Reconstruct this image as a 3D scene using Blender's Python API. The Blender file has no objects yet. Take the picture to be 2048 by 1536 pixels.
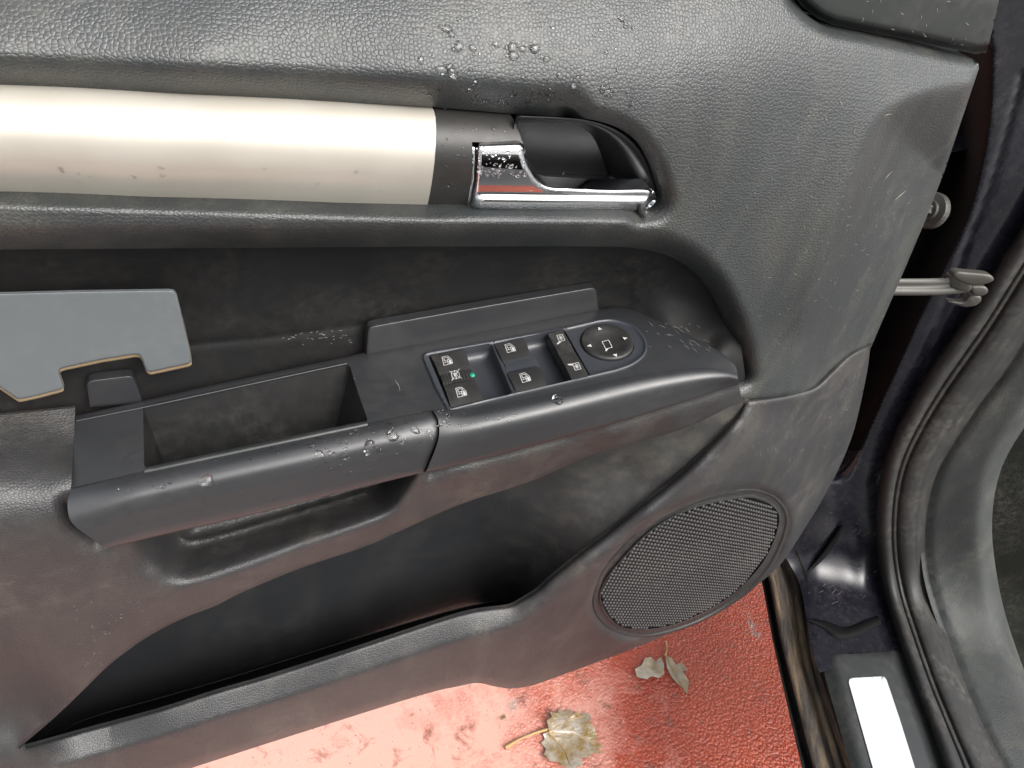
import bpy, math, random
import numpy as np
from mathutils import Vector, Matrix
from mathutils.geometry import delaunay_2d_cdt
from mathutils.bvhtree import BVHTree
random.seed(7); rng = np.random.default_rng(7)
SC = bpy.context.scene
COL = SC.collection

# ---------------------------------------------------------------- camera
F = 1480.0
ax = np.array([3180., 379., -F]); ax /= np.linalg.norm(ax)
ay = np.array([-759., 1588., -F]); ay /= np.linalg.norm(ay)
c_ = ax @ ay
AX = ax - .5*c_*ay; AX /= np.linalg.norm(AX)
AY = ay - .5*c_*ax; AY -= AX*(AX @ AY); AY /= np.linalg.norm(AY)
AZ = np.cross(AX, AY)
M = np.array([AX, AY, AZ])
FW = M @ np.array([0, 0, -1.])
G = .80                                   # height of the picture's centre point over the ground
CAM = -FW*.58 + np.array([0, -.04, G])
cd = bpy.data.cameras.new('camera'); cam = bpy.data.objects.new('camera', cd); COL.objects.link(cam)
R = M
m4 = Matrix(((R[0][0], R[0][1], R[0][2], CAM[0]), (R[1][0], R[1][1], R[1][2], CAM[1]), (R[2][0], R[2][1], R[2][2], CAM[2]), (0, 0, 0, 1)))
cam.matrix_world = m4
cd.sensor_fit = 'HORIZONTAL'; cd.sensor_width = 36; cd.lens = 36*F/2048
cd.clip_start = .01; cd.clip_end = 1000
SC.camera = cam

# ---------------------------------------------------------------- sky and sun (overcast)
W = bpy.data.worlds.new('World'); SC.world = W; W.use_nodes = True
nt = W.node_tree; nt.nodes.clear()
sky = nt.nodes.new('ShaderNodeTexSky'); sky.sky_type = 'NISHITA'; sky.sun_disc = False
SUN_EL, SUN_ROT = math.radians(50), math.radians(158)
sky.sun_elevation = SUN_EL; sky.sun_rotation = SUN_ROT; sky.dust_density = 6; sky.air_density = 1.2; sky.ozone_density = 1
hs = nt.nodes.new('ShaderNodeHueSaturation'); hs.inputs['Saturation'].default_value = .28
bg = nt.nodes.new('ShaderNodeBackground'); bg.inputs['Strength'].default_value = .15
wo = nt.nodes.new('ShaderNodeOutputWorld')
nt.links.new(sky.outputs[0], hs.inputs['Color']); nt.links.new(hs.outputs[0], bg.inputs['Color']); nt.links.new(bg.outputs[0], wo.inputs['Surface'])
sl = bpy.data.lights.new('sun', 'SUN'); sl.energy = .85; sl.angle = math.radians(45); sl.color = (1, .975, .94)
sun = bpy.data.objects.new('sun', sl); COL.objects.link(sun)
# nishita: rotation 0 = +Y, growing clockwise seen from above
sd = Vector((math.sin(SUN_ROT)*math.cos(SUN_EL), math.cos(SUN_ROT)*math.cos(SUN_EL), math.sin(SUN_EL)))
sun.rotation_euler = sd.to_track_quat('Z', 'Y').to_euler(); sun.location = (0, 0, 5)
SC.view_settings.view_transform = 'Standard'; SC.view_settings.look = 'None'; SC.view_settings.gamma = 1
SC.view_settings.exposure = 1.25

# ---------------------------------------------------------------- maths helpers
def rays(uv):
    uv = np.atleast_2d(np.asarray(uv, float))
    c = np.stack([uv[:, 0]-1024, -(uv[:, 1]-768), np.full(len(uv), -F)], 1)
    return c @ M.T
def PD(uv, d):                            # points on the door at protrusion d from its base plane
    r = rays(uv); t = (-np.asarray(d)-CAM[1])/r[:, 1]
    return CAM + r*t[:, None]
def PZ(uv, z):
    r = rays(uv); t = (z-CAM[2])/r[:, 2]
    return CAM + r*t[:, None]
_a = PD([(400, 775)], .02)[0]; _b = PD([(1180, 622)], .02)[0]
ASL = (_b-_a)[2]/(_b-_a)[0]
def PA(uv, h=0.):                         # points on the armrest's sloping top, lifted by h
    r = rays(uv); h = np.asarray(h)
    t = (_a[2]+ASL*(CAM[0]-_a[0])+h-CAM[2])/(r[:, 2]-ASL*r[:, 0])
    return CAM + r*t[:, None]
CF = np.array([math.cos(math.radians(61)), math.sin(math.radians(61)), 0]); CL = np.array([-CF[1], CF[0], 0])
S0, ZS = .27, G-.46
def PB(uv, off=0., k=.10):                # points on the body: rear-facing pillar blending into the level sill
    r = rays(uv); off = np.asarray(off)
    t1 = (S0-off-CAM @ CF)/(r @ CF); t1 = np.where(t1 > 0, t1*np.linalg.norm(r, axis=1), 9)
    t2 = (ZS+off-CAM[2])/r[:, 2]; t2 = np.where(t2 > 0, t2*np.linalg.norm(r, axis=1), 9)
    h = np.clip(.5+.5*(t2-t1)/k, 0, 1)
    t = t2*(1-h)+t1*h-k*h*(1-h)
    return CAM + r/np.linalg.norm(r, axis=1)[:, None]*t[:, None]

def cr(pts, n=8, closed=False):           # catmull-rom through the points
    p = np.asarray(pts, float); N = len(p); out = []
    rngi = range(N) if closed else range(N-1)
    for i in rngi:
        if closed: p0, p1, p2, p3 = p[(i-1) % N], p[i], p[(i+1) % N], p[(i+2) % N]
        else:
            p1, p2 = p[i], p[i+1]
            p0 = p[i-1] if i > 0 else 2*p1-p2
            p3 = p[i+2] if i+2 < N else 2*p2-p1
        for k in range(n):
            t = k/n
            out.append(.5*((2*p1)+(-p0+p2)*t+(2*p0-5*p1+4*p2-p3)*t*t+(-p0+3*p1-3*p2+p3)*t**3))
    if not closed: out.append(p[-1])
    return np.array(out)
def resample(p, step=None, n=None, closed=False):
    p = np.asarray(p, float)
    if closed: p = np.vstack([p, p[:1]])
    s = np.r_[0, np.cumsum(np.linalg.norm(np.diff(p, axis=0), axis=1))]
    if n is None: n = max(3, int(round(s[-1]/step))+1)
    t = np.linspace(0, s[-1], n)
    o = np.stack([np.interp(t, s, p[:, k]) for k in range(p.shape[1])], 1)
    return o[:-1] if closed else o
def refine(p, step, closed=True):         # keep the corners, split long edges
    p = np.asarray(p, float); out = []; N = len(p)
    for i in range(N if closed else N-1):
        a, b = p[i], p[(i+1) % N]; k = max(1, int(math.ceil(np.linalg.norm(b-a)/step)))
        for j in range(k): out.append(a+(b-a)*j/k)
    if not closed: out.append(p[-1])
    return np.array(out)
def sdist(pts, line, closed=False):
    line = np.asarray(line, float)
    if closed: line = np.vstack([line, line[:1]])
    a, b = line[:-1], line[1:]; out = np.full(len(pts), 1e9)
    for i in range(0, len(pts), 4000):
        q = pts[i:i+4000, None, :]; ab = (b-a)[None]; den = (ab**2).sum(2)+1e-12
        t = np.clip(((q-a[None])*ab).sum(2)/den, 0, 1)
        out[i:i+4000] = np.sqrt(((q-a[None]-ab*t[..., None])**2).sum(2)).min(1)
    return out
def inside(pts, poly):
    x, y = pts[:, 0], pts[:, 1]; r = np.zeros(len(pts), bool); n = len(poly); j = n-1
    for i in range(n):
        xi, yi = poly[i]; xj, yj = poly[j]
        if yi != yj:
            c = ((yi > y) != (yj > y)) & (x < (xj-xi)*(y-yi)/(yj-yi)+xi); r ^= c
        j = i
    return r
def sst(x, a, b):
    t = np.clip((x-a)/(b-a), 0, 1); return t*t*(3-2*t)
class TPS:
    def __init__(s, pts, lam=1e-4):
        p = np.asarray(pts, float); s.c = p[:, :2]/1000; n = len(p)
        K = s.k(s.c); A = np.zeros((n+3, n+3)); A[:n, :n] = K+lam*np.eye(n)
        A[:n, n] = 1; A[:n, n+1:] = s.c; A[n, :n] = 1; A[n+1:, :n] = s.c.T
        s.w = np.linalg.solve(A, np.r_[p[:, 2], 0, 0, 0])
    def k(s, q):
        r2 = ((q[:, None]-s.c[None])**2).sum(2); return .5*r2*np.log(r2+1e-12)
    def __call__(s, uv):
        q = np.atleast_2d(uv)/1000
        return s.k(q) @ s.w[:-3]+s.w[-3]+q @ s.w[-2:]

# ---------------------------------------------------------------- object helpers
def mesh_obj(name, verts, faces, mat, parent=None, smooth=True, mats=None, mi=None, label=None):
    me = bpy.data.meshes.new(name); me.from_pydata([tuple(map(float, v)) for v in verts], [], [tuple(map(int, f)) for f in faces])
    for m in (mats or [mat]): me.materials.append(m)
    if mi is not None: me.polygons.foreach_set('material_index', mi)
    me.polygons.foreach_set('use_smooth', [smooth]*len(me.polygons)); me.update()
    o = bpy.data.objects.new(name, me); COL.objects.link(o)
    if parent: o.parent = parent
    if label: o['label'] = label
    return o
def empty(name, loc, label, cat, group=None):
    o = bpy.data.objects.new(name, None); COL.objects.link(o); o.location = loc; o.empty_display_size = .05
    o['label'] = label; o['category'] = cat
    if group: o['group'] = group
    return o
def setp(o, parent):                      # keep world coordinates of the vertices
    o.parent = parent; o.matrix_parent_inverse = parent.matrix_basis.inverted()
    return o
def tag(o, label, cat, group=None, kind=None):
    if label: o['label'] = label
    if cat: o['category'] = cat
    if group: o['group'] = group
    if kind: o['kind'] = kind
    return o
def orient(verts, faces):                 # make faces look at the camera side
    v = np.asarray(verts); f = np.asarray(faces)
    n = np.cross(v[f[:, 1]]-v[f[:, 0]], v[f[:, 2]]-v[f[:, 0]])
    flip = ((CAM-v[f[:, 0]])*n).sum(1) < 0
    f[flip] = f[flip][:, ::-1]
    return f
BVH = {}
def patch(name, outer, holes, fn, mat, parent, step=8., rings=(2, 5, 9, 14), back=(0, .02, 0), skirt=True, bstep=5., extra=(), label=None):
    outs = [refine(outer, bstep)]+[refine(h, bstep) for h in holes]
    V = []; E = []
    for o in outs:
        b = len(V); V += list(o); E += [(b+i, b+(i+1) % len(o)) for i in range(len(o))]
    alln = np.array(V); nb = len(V)
    mn, mx = outs[0].min(0), outs[0].max(0)
    gx, gy = np.meshgrid(np.arange(mn[0], mx[0], step), np.arange(mn[1], mx[1], step*.87))
    gx = gx+(np.arange(gx.shape[0]) % 2)[:, None]*step*.5
    g = np.stack([gx.ravel(), gy.ravel()], 1)
    def ok(q, dmin):
        m = inside(q, outs[0])
        for h in outs[1:]: m &= ~inside(q, h)
        q = q[m]; d = np.full(len(q), 1e9)
        for o in outs: d = np.minimum(d, sdist(q, o, True))
        return q[d > dmin]
    g = ok(g, (rings[-1]+step*.6) if rings else step*.6)
    P_ = list(g)
    for r in rings:
        for o in outs:
            t = np.roll(o, -1, 0)-np.roll(o, 1, 0); t /= np.linalg.norm(t, axis=1)[:, None]+1e-9
            nrm = np.stack([-t[:, 1], t[:, 0]], 1)
            for sgn in (1, -1):
                P_ += list(ok(o+nrm*r*sgn, r*.85))
    for ex in extra:
        P_ += list(ok(refine(ex, 5, False), 3))
    V = V+P_
    res = delaunay_2d_cdt([Vector((float(a), float(b))) for a, b in V], E, [], 0, 1e-4)
    vv = np.array([(q.x, q.y) for q in res[0]]); ff = np.array([tuple(f) for f in res[2]])
    cen = vv[ff].mean(1); m = inside(cen, outs[0])
    for h in outs[1:]: m &= ~inside(cen, h)
    ff = ff[m]
    P3 = fn(vv); ff = orient(P3, ff)
    BVH[name] = BVHTree.FromPolygons([Vector(p) for p in P3], [tuple(map(int, f)) for f in ff])
    verts = list(P3); faces = [tuple(f) for f in ff]
    if skirt:
        bk = np.array(back, float)
        for o in outs:
            p3 = fn(o); n = len(o); b = len(verts)
            verts += list(p3)+list(p3+bk)
            # winding by polygon direction
            area = .5*np.sum(o[:, 0]*np.roll(o[:, 1], -1)-np.roll(o[:, 0], -1)*o[:, 1])
            isout = o is outs[0]
            for i in range(n):
                j = (i+1) % n; q = (b+i, b+j, b+n+j, b+n+i)
                if (area > 0) == isout: q = q[::-1]
                faces.append(q)
    ob = mesh_obj(name, verts, faces, mat, label=label)
    if parent: setp(ob, parent)
    return ob
def loft(name, rows, mat, parent, nu=60, sub=4, label=None, close=False, reg=True):
    rows = [resample(cr(r, 10), n=nu) for r in rows]
    A = np.array(rows)                    # rows, nu, 3
    cols = np.array([cr(A[:, i], sub) for i in range(nu)])   # nu, nr, 3
    nr = cols.shape[1]; verts = cols.reshape(-1, 3); faces = []
    for i in range(nu-1):
        for j in range(nr-1): faces.append((i*nr+j, (i+1)*nr+j, (i+1)*nr+j+1, i*nr+j+1))
    f = orient(verts, np.array(faces))
    # consistent flip by majority (avoid mixed winding)
    f0 = np.array(faces); same = (f == f0).all(1).mean()
    f = f0 if same >= .5 else f0[:, ::-1]
    if reg: BVH[name] = BVHTree.FromPolygons([Vector(p) for p in verts], [tuple(map(int, q)) for q in f])
    ob = mesh_obj(name, verts, f, mat, label=label)
    if parent: setp(ob, parent)
    return ob
def prism(name, loc_pts, frame, h0, h1, bevel, mat, parent, label=None, mats=None, crown=0, smooth=False, extra=None):
    """closed block in a local frame (o, ex, ey, n): outline at h0, top at h1 with a bevel"""
    o, ex, ey, n = frame; p = np.asarray(loc_pts, float); c = p.mean(0); k = len(p)
    def inset(b):
        q = []
        for i in range(k):
            a, b_, d = p[i-1], p[i], p[(i+1) % k]
            e1 = (b_-a)/(np.linalg.norm(b_-a)+1e-9); e2 = (d-b_)/(np.linalg.norm(d-b_)+1e-9)
            n1 = np.array([-e1[1], e1[0]]); n2 = np.array([-e2[1], e2[0]]); nn = n1+n2; nn /= max(.3, (nn @ nn)/2)**1
            if (c-b_) @ nn < 0: nn = -nn
            q.append(b_+nn*b)
        return np.array(q)
    rings = [(p, h0), (p, h1-bevel), (inset(bevel*.3), h1-bevel*.3), (inset(bevel), h1)]
    V = []; 
    for q, h in rings: V += [o+ex*a[0]+ey*a[1]+n*h for a in q]
    Fc = []
    for r in range(3):
        for i in range(k):
            j = (i+1) % k; Fc.append((r*k+i, r*k+j, (r+1)*k+j, (r+1)*k+i))
    Fc.append(tuple(range(3*k, 4*k))); Fc.append(tuple(range(k))[::-1])
    area = np.sum(p[:, 0]*np.roll(p[:, 1], -1)-np.roll(p[:, 0], -1)*p[:, 1])
    if area < 0: Fc = [f[::-1] for f in Fc]
    mi = [0]*len(Fc)
    if extra:
        for vs, fs, m in extra:
            b = len(V); V += list(vs); Fc += [tuple(b+x for x in f) for f in fs]; mi += [m]*len(fs)
    ob = mesh_obj(name, V, Fc, mat, mats=mats, mi=mi, smooth=smooth, label=label)
    setp(ob, parent); return ob

# ---------------------------------------------------------------- materials
def new_mat(name):
    m = bpy.data.materials.new(name); m.use_nodes = True; n = m.node_tree
    b = n.nodes['Principled BSDF']; return m, n, b
def nd(n, t, **kw):
    x = n.nodes.new(t)
    for k, v in kw.items():
        if hasattr(x, k): setattr(x, k, v)
        else: x.inputs[k].default_value = v
    return x
def tc(n):
    return nd(n, 'ShaderNodeNewGeometry').outputs['Position']
def noise(n, co, scale, detail=4, rough=.5, dist=0):
    x = nd(n, 'ShaderNodeTexNoise'); x.inputs['Scale'].default_value = scale; x.inputs['Detail'].default_value = detail
    x.inputs['Roughness'].default_value = rough; x.inputs['Distortion'].default_value = dist; n.links.new(co, x.inputs['Vector']); return x.outputs['Fac']
def ramp(n, fac, stops):
    x = nd(n, 'ShaderNodeValToRGB'); cr_ = x.color_ramp
    while len(cr_.elements) < len(stops): cr_.elements.new(.5)
    for e, (p, c) in zip(cr_.elements, stops):
        e.position = p; e.color = (c, c, c, 1) if isinstance(c, (int, float)) else (*c, 1)
    n.links.new(fac, x.inputs['Fac']); return x.outputs['Color']
def mix(n, fac, a, b, kind='MIX'):
    x = nd(n, 'ShaderNodeMix', data_type='RGBA', blend_type=kind)
    for s, v in (('Factor', fac), (6, a), (7, b)):
        i = x.inputs[s] if s != 'Factor' else x.inputs[0]
        if isinstance(v, bpy.types.NodeSocket): n.links.new(v, i)
        elif isinstance(v, (int, float)): i.default_value = v if s == 'Factor' else (v, v, v, 1)
        else: i.default_value = (*v, 1)
    return x.outputs[2]
def mth(n, op, a, b=None):
    x = nd(n, 'ShaderNodeMath', operation=op)
    for i, v in enumerate((a, b)):
        if v is None: continue
        if isinstance(v, bpy.types.NodeSocket): n.links.new(v, x.inputs[i])
        else: x.inputs[i].default_value = v
    return x.outputs[0]
def bump(n, h, dist, strength=1, prev=None):
    x = nd(n, 'ShaderNodeBump'); x.inputs['Strength'].default_value = strength; x.inputs['Distance'].default_value = dist
    n.links.new(h, x.inputs['Height'])
    if prev is not None: n.links.new(prev, x.inputs['Normal'])
    return x.outputs['Normal']

def grained(name, base, cell, depth, rough=.48, dust=.25, dust_col=(.20, .175, .135), spec=.5, tint=None):
    m, n, b = new_mat(name); co = tc(n)
    v = nd(n, 'ShaderNodeTexVoronoi', feature='F1'); v.inputs['Scale'].default_value = 1/cell; v.inputs['Randomness'].default_value = .75
    # slight warp so cells are not perfectly round
    wn = nd(n, 'ShaderNodeTexNoise'); wn.inputs['Scale'].default_value = .35/cell; wn.inputs['Detail'].default_value = 1
    n.links.new(co, wn.inputs['Vector'])
    vm = nd(n, 'ShaderNodeVectorMath', operation='MULTIPLY_ADD'); n.links.new(wn.outputs['Color'], vm.inputs[0])
    vm.inputs[1].default_value = (cell*.25,)*3; n.links.new(co, vm.inputs[2]); n.links.new(vm.outputs[0], v.inputs['Vector'])
    hgt = ramp(n, v.outputs['Distance'], [(0, 1), (.35, .85), (.62, .25), (.8, 0)])
    ve = nd(n, 'ShaderNodeTexVoronoi', feature='DISTANCE_TO_EDGE'); ve.inputs['Scale'].default_value = 1/cell; ve.inputs['Randomness'].default_value = .75; n.links.new(vm.outputs[0], ve.inputs['Vector'])
    he = mth(n, 'ADD', mth(n, 'MULTIPLY', ramp(n, ve.outputs['Distance'], [(0, 0), (.09, .45), (.25, .95), (.5, 1)]), .6), mth(n, 'MULTIPLY', hgt, .4))
    big = noise(n, co, 9, 5, .6); sm = noise(n, co, 60, 6, .7, .4); st = noise(n, co, 350, 3, .7)
    d1 = ramp(n, big, [(.45, 0), (.75, 1)]); d2 = ramp(n, sm, [(.42, 0), (.72, 1)]); d3 = ramp(n, st, [(.35, .2), (.75, 1)])
    dd = mth(n, 'MULTIPLY', mth(n, 'MULTIPLY', d1, d2), d3)
    # dust sits in the furrows
    fur = mth(n, 'SUBTRACT', 1.25, he)
    dd = mth(n, 'MULTIPLY', mth(n, 'MULTIPLY', dd, fur), dust*1.6)
    speck = ramp(n, noise(n, co, 900, 2, .5), [(.77, 0), (.8, 1)])
    dd = mth(n, 'ADD', dd, mth(n, 'MULTIPLY', mth(n, 'MULTIPLY', speck, d2), dust*.8))
    mp = nd(n, 'ShaderNodeMapping'); mp.inputs['Scale'].default_value = (1, 1, .22); n.links.new(co, mp.inputs['Vector'])
    strk = ramp(n, noise(n, mp.outputs[0], 24, 5, .6, .5), [(.48, 0), (.78, 1)])
    strk = mth(n, 'MULTIPLY', mth(n, 'MULTIPLY', strk, mth(n, 'ADD', d3, .25)), dust*.38); dd = mth(n, 'ADD', dd, strk)
    basev = mix(n, ramp(n, big, [(.3, 0), (.7, 1)]), tuple(x*.85 for x in base), tuple(x*1.2 for x in base))
    n.links.new(mix(n, dd, basev, dust_col), b.inputs['Base Color'])
    rr = mth(n, 'ADD', mth(n, 'MULTIPLY', sm, .16), rough-.08); n.links.new(rr, b.inputs['Roughness'])
    b.inputs['Specular IOR Level'].default_value = spec
    n.links.new(bump(n, he, depth, 1), b.inputs['Normal'])
    return m
def satin(name, base, rough=.42, spec=.5, dust=.15, micro=.00004, dust_col=(.22, .2, .17), metal=0, coat=0):
    m, n, b = new_mat(name); co = tc(n)
    big = noise(n, co, 14, 5, .6, .3); sm = noise(n, co, 120, 5, .7); st = noise(n, co, 700, 3, .6)
    dd = mth(n, 'MULTIPLY', mth(n, 'MULTIPLY', ramp(n, big, [(.42, 0), (.75, 1)]), ramp(n, sm, [(.4, 0), (.75, 1)])), dust)
    speck = ramp(n, noise(n, co, 1100, 2, .5), [(.76, 0), (.79, 1)])
    dd = mth(n, 'ADD', dd, mth(n, 'MULTIPLY', speck, dust*.38))
    n.links.new(mix(n, dd, base, dust_col), b.inputs['Base Color'])
    n.links.new(mth(n, 'ADD', mth(n, 'MULTIPLY', sm, .18), rough-.09), b.inputs['Roughness'])
    b.inputs['Specular IOR Level'].default_value = spec; b.inputs['Metallic'].default_value = metal; b.inputs['Coat Weight'].default_value = coat
    b.inputs['Coat Roughness'].default_value = .05
    n.links.new(bump(n, st, micro, 1), b.inputs['Normal'])
    return m
MT = {}
MT['leather'] = grained('grained_black_plastic', (.0205, .0238, .0240), .0021, .00020, rough=.44, dust=.45, spec=.6)
MT['leather_lower'] = grained('fine_grained_plastic', (.019, .019, .020), .0018, .00017, rough=.46, dust=.4, spec=.6)
MT['kick'] = grained('kick_panel_plastic', (.021, .0245, .0240), .0021, .00026, rough=.62, dust=.5)
MT['recess'] = satin('recess_plastic', (.0080, .0080, .0082), .7, .25, .12)
MT['armrest'] = satin('satin_armrest_plastic', (.019, .020, .022), .40, .6, .07)
MT['bezel'] = satin('handle_bezel_plastic', (.02, .019, .018), .45, .4, .08)
MT['cup'] = satin('handle_cup_plastic', (.008, .008, .009), .38, .45, .02)
MT['grille'] = satin('speaker_plastic', (.017, .0165, .0165), .5, .4, .2)
MT['pocket'] = satin('map_pocket_plastic', (.006, .007, .008), .55, .3, .25, dust_col=(.05, .055, .06))
MT['switch'] = satin('switch_plastic', (.017, .017, .017), .45, .45, .25)
MT['swpanel'] = satin('switch_panel_plastic', (.026, .029, .035), .4, .5, .06)
MT['print'] = satin('white_switch_print', (.42, .42, .41), .5, .4, .0)
MT['insert'] = satin('grey_insert_sheet', (.095, .105, .11), .42, .5, .8, dust_col=(.15, .16, .158))
MT['tan'] = satin('tan_cut_edge', (.26, .19, .115), .6, .3, .4, dust_col=(.2, .12, .06))
MT['dark'] = satin('black_gap', (.003, .003, .003), .7, .1, 0)
MT['mirror_trim'] = satin('mirror_corner_plastic', (.016, .019, .018), .45, .4, .2)
MT['paint'] = satin('dark_purple_paint', (.0055, .0055, .009), .26, .4, .22, micro=.00001, dust_col=(.12, .11, .115), coat=0)
MT['shell'] = satin('door_shell_paint', (.006, .005, .009), .25, .5, .05)
MT['rubber'] = satin('weatherstrip_rubber', (.016, .0155, .015), .55, .4, .4)
MT['sill'] = satin('sill_plastic', (.019, .021, .021), .36, .5, .25)
MT['white'] = satin('silver_white_film', (.40, .42, .44), .3, .5, .03)
MT['metal'] = satin('dull_zinc_metal', (.07, .068, .062), .5, .5, .5, dust_col=(.08, .06, .04), metal=.35)
MT['greasy'] = satin('greasy_steel', (.055, .052, .046), .5, .5, .5, dust_col=(.10, .08, .05), metal=.4)
MT['carpet'] = satin('dark_carpet', (.010, .011, .009), .9, .1, .3, micro=.002)
MT['mud'] = None
# painted aluminium trim
m, n, b = new_mat('silver_trim_lacquer'); co = tc(n)
n.links.new(mix(n, ramp(n, noise(n, co, 30, 4), [(.4, 0), (.75, 1)]), (.44, .415, .365), (.40, .37, .32)), b.inputs['Base Color'])
b.inputs['Metallic'].default_value = .35; b.inputs['Roughness'].default_value = .42; MT['alu'] = m
m, n, b = new_mat('chrome'); b.inputs['Base Color'].default_value = (.86, .87, .9, 1); b.inputs['Metallic'].default_value = 1
co = tc(n); n.links.new(mth(n, 'MULTIPLY', noise(n, co, 80, 3), .09), b.inputs['Roughness']); MT['chrome'] = m
m, n, b = new_mat('water'); b.inputs['Base Color'].default_value = (1, 1, 1, 1); b.inputs['Transmission Weight'].default_value = 1
b.inputs['IOR'].default_value = 1.33; b.inputs['Roughness'].default_value = 0; MT['water'] = m
m, n, b = new_mat('pale_hair'); b.inputs['Base Color'].default_value = (.33, .31, .27, 1); b.inputs['Roughness'].default_value = .5; MT['hair'] = m
m, n, b = new_mat('mud_and_rust'); co = tc(n)
stv = nd(n, 'ShaderNodeMapping'); stv.inputs['Rotation'].default_value = (0, 0, math.radians(-61)); n.links.new(co, stv.inputs['Vector'])
sv2 = nd(n, 'ShaderNodeMapping'); sv2.inputs['Scale'].default_value = (.22, 1, 1); n.links.new(stv.outputs[0], sv2.inputs['Vector'])
c1 = noise(n, sv2.outputs[0], 55, 6, .65, .3); c2 = noise(n, sv2.outputs[0], 160, 5, .7)
colr = ramp(n, c1, [(.34, (.012, .012, .012)), (.46, (.04, .032, .026)), (.54, (.10, .072, .045)), (.68, (.19, .13, .07))])
n.links.new(mix(n, ramp(n, c2, [(.45, 0), (.6, .6)]), colr, (.05, .038, .03)), b.inputs['Base Color'])
b.inputs['Roughness'].default_value = .72; n.links.new(bump(n, c2, .004), b.inputs['Normal']); MT['mud'] = m
# wet red concrete
m, n, b = new_mat('wet_red_concrete'); co = tc(n)
peb = nd(n, 'ShaderNodeTexVoronoi', feature='F1'); peb.inputs['Scale'].default_value = 200; n.links.new(co, peb.inputs['Vector'])
g1 = noise(n, co, 5, 6, .6, .2); g2 = noise(n, co, 210, 4, .6, 0); g3 = noise(n, co, 24, 6, .7, .5)
basec = mix(n, ramp(n, g1, [(.35, 0), (.65, 1)]), (.30, .036, .012), (.37, .058, .022))
sx_ = nd(n, 'ShaderNodeSeparateXYZ'); n.links.new(co, sx_.inputs[0])
sky_pale = mth(n, 'ADD', mth(n, 'MULTIPLY', mth(n, 'SUBTRACT', .50, sx_.outputs[0]), 2.2), mth(n, 'MULTIPLY', mth(n, 'SUBTRACT', noise(n, co, 9, 6, .7, .4), .5), 2.2))
sky_pale = ramp(n, sky_pale, [(.15, 0), (.9, .93)])
basec = mix(n, sky_pale, basec, (.56, .31, .25))  # overexposed sky reflection painted into the base as paler pink towards the left
basec = mix(n, ramp(n, g3, [(.56, 0), (.68, .8)]), basec, (.16, .055, .035))
basec = mix(n, ramp(n, noise(n, co, 190, 3, .6), [(.66, 0), (.71, .85)]), basec, (.05, .035, .03))
basec = mix(n, ramp(n, noise(n, co, 230, 2, .5), [(.70, 0), (.74, .8)]), basec, (.55, .42, .30))
grey = ramp(n, noise(n, co, 7.5, 5, .65, .8), [(.67, 0), (.73, .6)])
basec = mix(n, grey, basec, (.28, .24, .21))
sepx = nd(n, 'ShaderNodeSeparateXYZ'); n.links.new(co, sepx.inputs[0])
edge = noise(n, co, 6, 4, .6)
unseen_grey = mix(n, ramp(n, noise(n, co, 260, 4, .7), [(.4, 0), (.7, 1)]), (.06, .06, .06), (.13, .125, .12))  # unseen grey ground beyond the red band, added to cut red bounce
inx = mth(n, 'MULTIPLY', mth(n, 'GREATER_THAN', mth(n, 'ADD', sepx.outputs[1], mth(n, 'MULTIPLY', edge, .06)), -.55), mth(n, 'LESS_THAN', mth(n, 'ADD', sepx.outputs[1], mth(n, 'MULTIPLY', edge, .06)), 3.2))
basec = mix(n, inx, unseen_grey, basec)
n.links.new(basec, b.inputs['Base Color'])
wet = ramp(n, noise(n, co, 3.2, 4, .55, .3), [(.36, .06), (.6, .26)]); n.links.new(wet, b.inputs['Roughness'])
b.inputs['Coat Weight'].default_value = 1; b.inputs['Coat Roughness'].default_value = .03; b.inputs['Coat IOR'].default_value = 1.33; b.inputs['Specular IOR Level'].default_value = .3
rough_area = mth(n, 'SUBTRACT', 1.1, sky_pale)
hh = mth(n, 'ADD', mth(n, 'MULTIPLY', g2, .7), mth(n, 'MULTIPLY', peb.outputs['Distance'], -.8))
bn = bump(n, mth(n, 'MULTIPLY', hh, rough_area), .0035, .9); n.links.new(bn, b.inputs['Normal'])
bn2 = bump(n, mth(n, 'MULTIPLY', hh, rough_area), .0045, 1); n.links.new(bn2, b.inputs['Coat Normal'])
MT['ground'] = m

# ================================================================ the ground
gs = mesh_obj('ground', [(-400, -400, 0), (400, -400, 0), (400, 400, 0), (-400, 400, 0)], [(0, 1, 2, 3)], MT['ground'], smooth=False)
gs['kind'] = 'structure'

# ================================================================ the car door
door = empty('car_door', (0, 0, G-.3), 'open front car door with grained black trim, silver strip, armrest switches and speaker', 'car door')
GB = .02

# ---- outlines shared by several parts (picture positions of the real edges)
ap_top = [(-120, 163), (0, 169), (430, 190), (866, 214), (1040, 229), (1130, 234)]
ap_right = cr([(1130, 234), (1190, 241), (1240, 258), (1280, 290), (1306, 335), (1322, 378), (1326, 405), (1312, 425), (1280, 434)], 5)
ap_bot = [(1280, 434), (1150, 432), (850, 431), (430, 417), (0, 403), (-120, 399)]
rec_roll = cr([(1476, 745), (1466, 690), (1440, 620), (1405, 562), (1350, 518), (1280, 498), (1180, 493), (900, 493), (600, 495), (300, 497), (0, 499), (-120, 500)], 6)
seam = cr([(1745, 688), (1700, 713), (1665, 746), (1635, 774), (1600, 787), (1550, 797), (1500, 804)], 5)
mir_seam = cr([(1572, -60), (1584, -8), (1600, 16), (1630, 42), (1662, 58), (1720, 70), (1800, 86), (1900, 108), (1948, 120)], 5)
corner = cr([(1948, 120), (1956, 126), (1958, 136)], 3)
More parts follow.
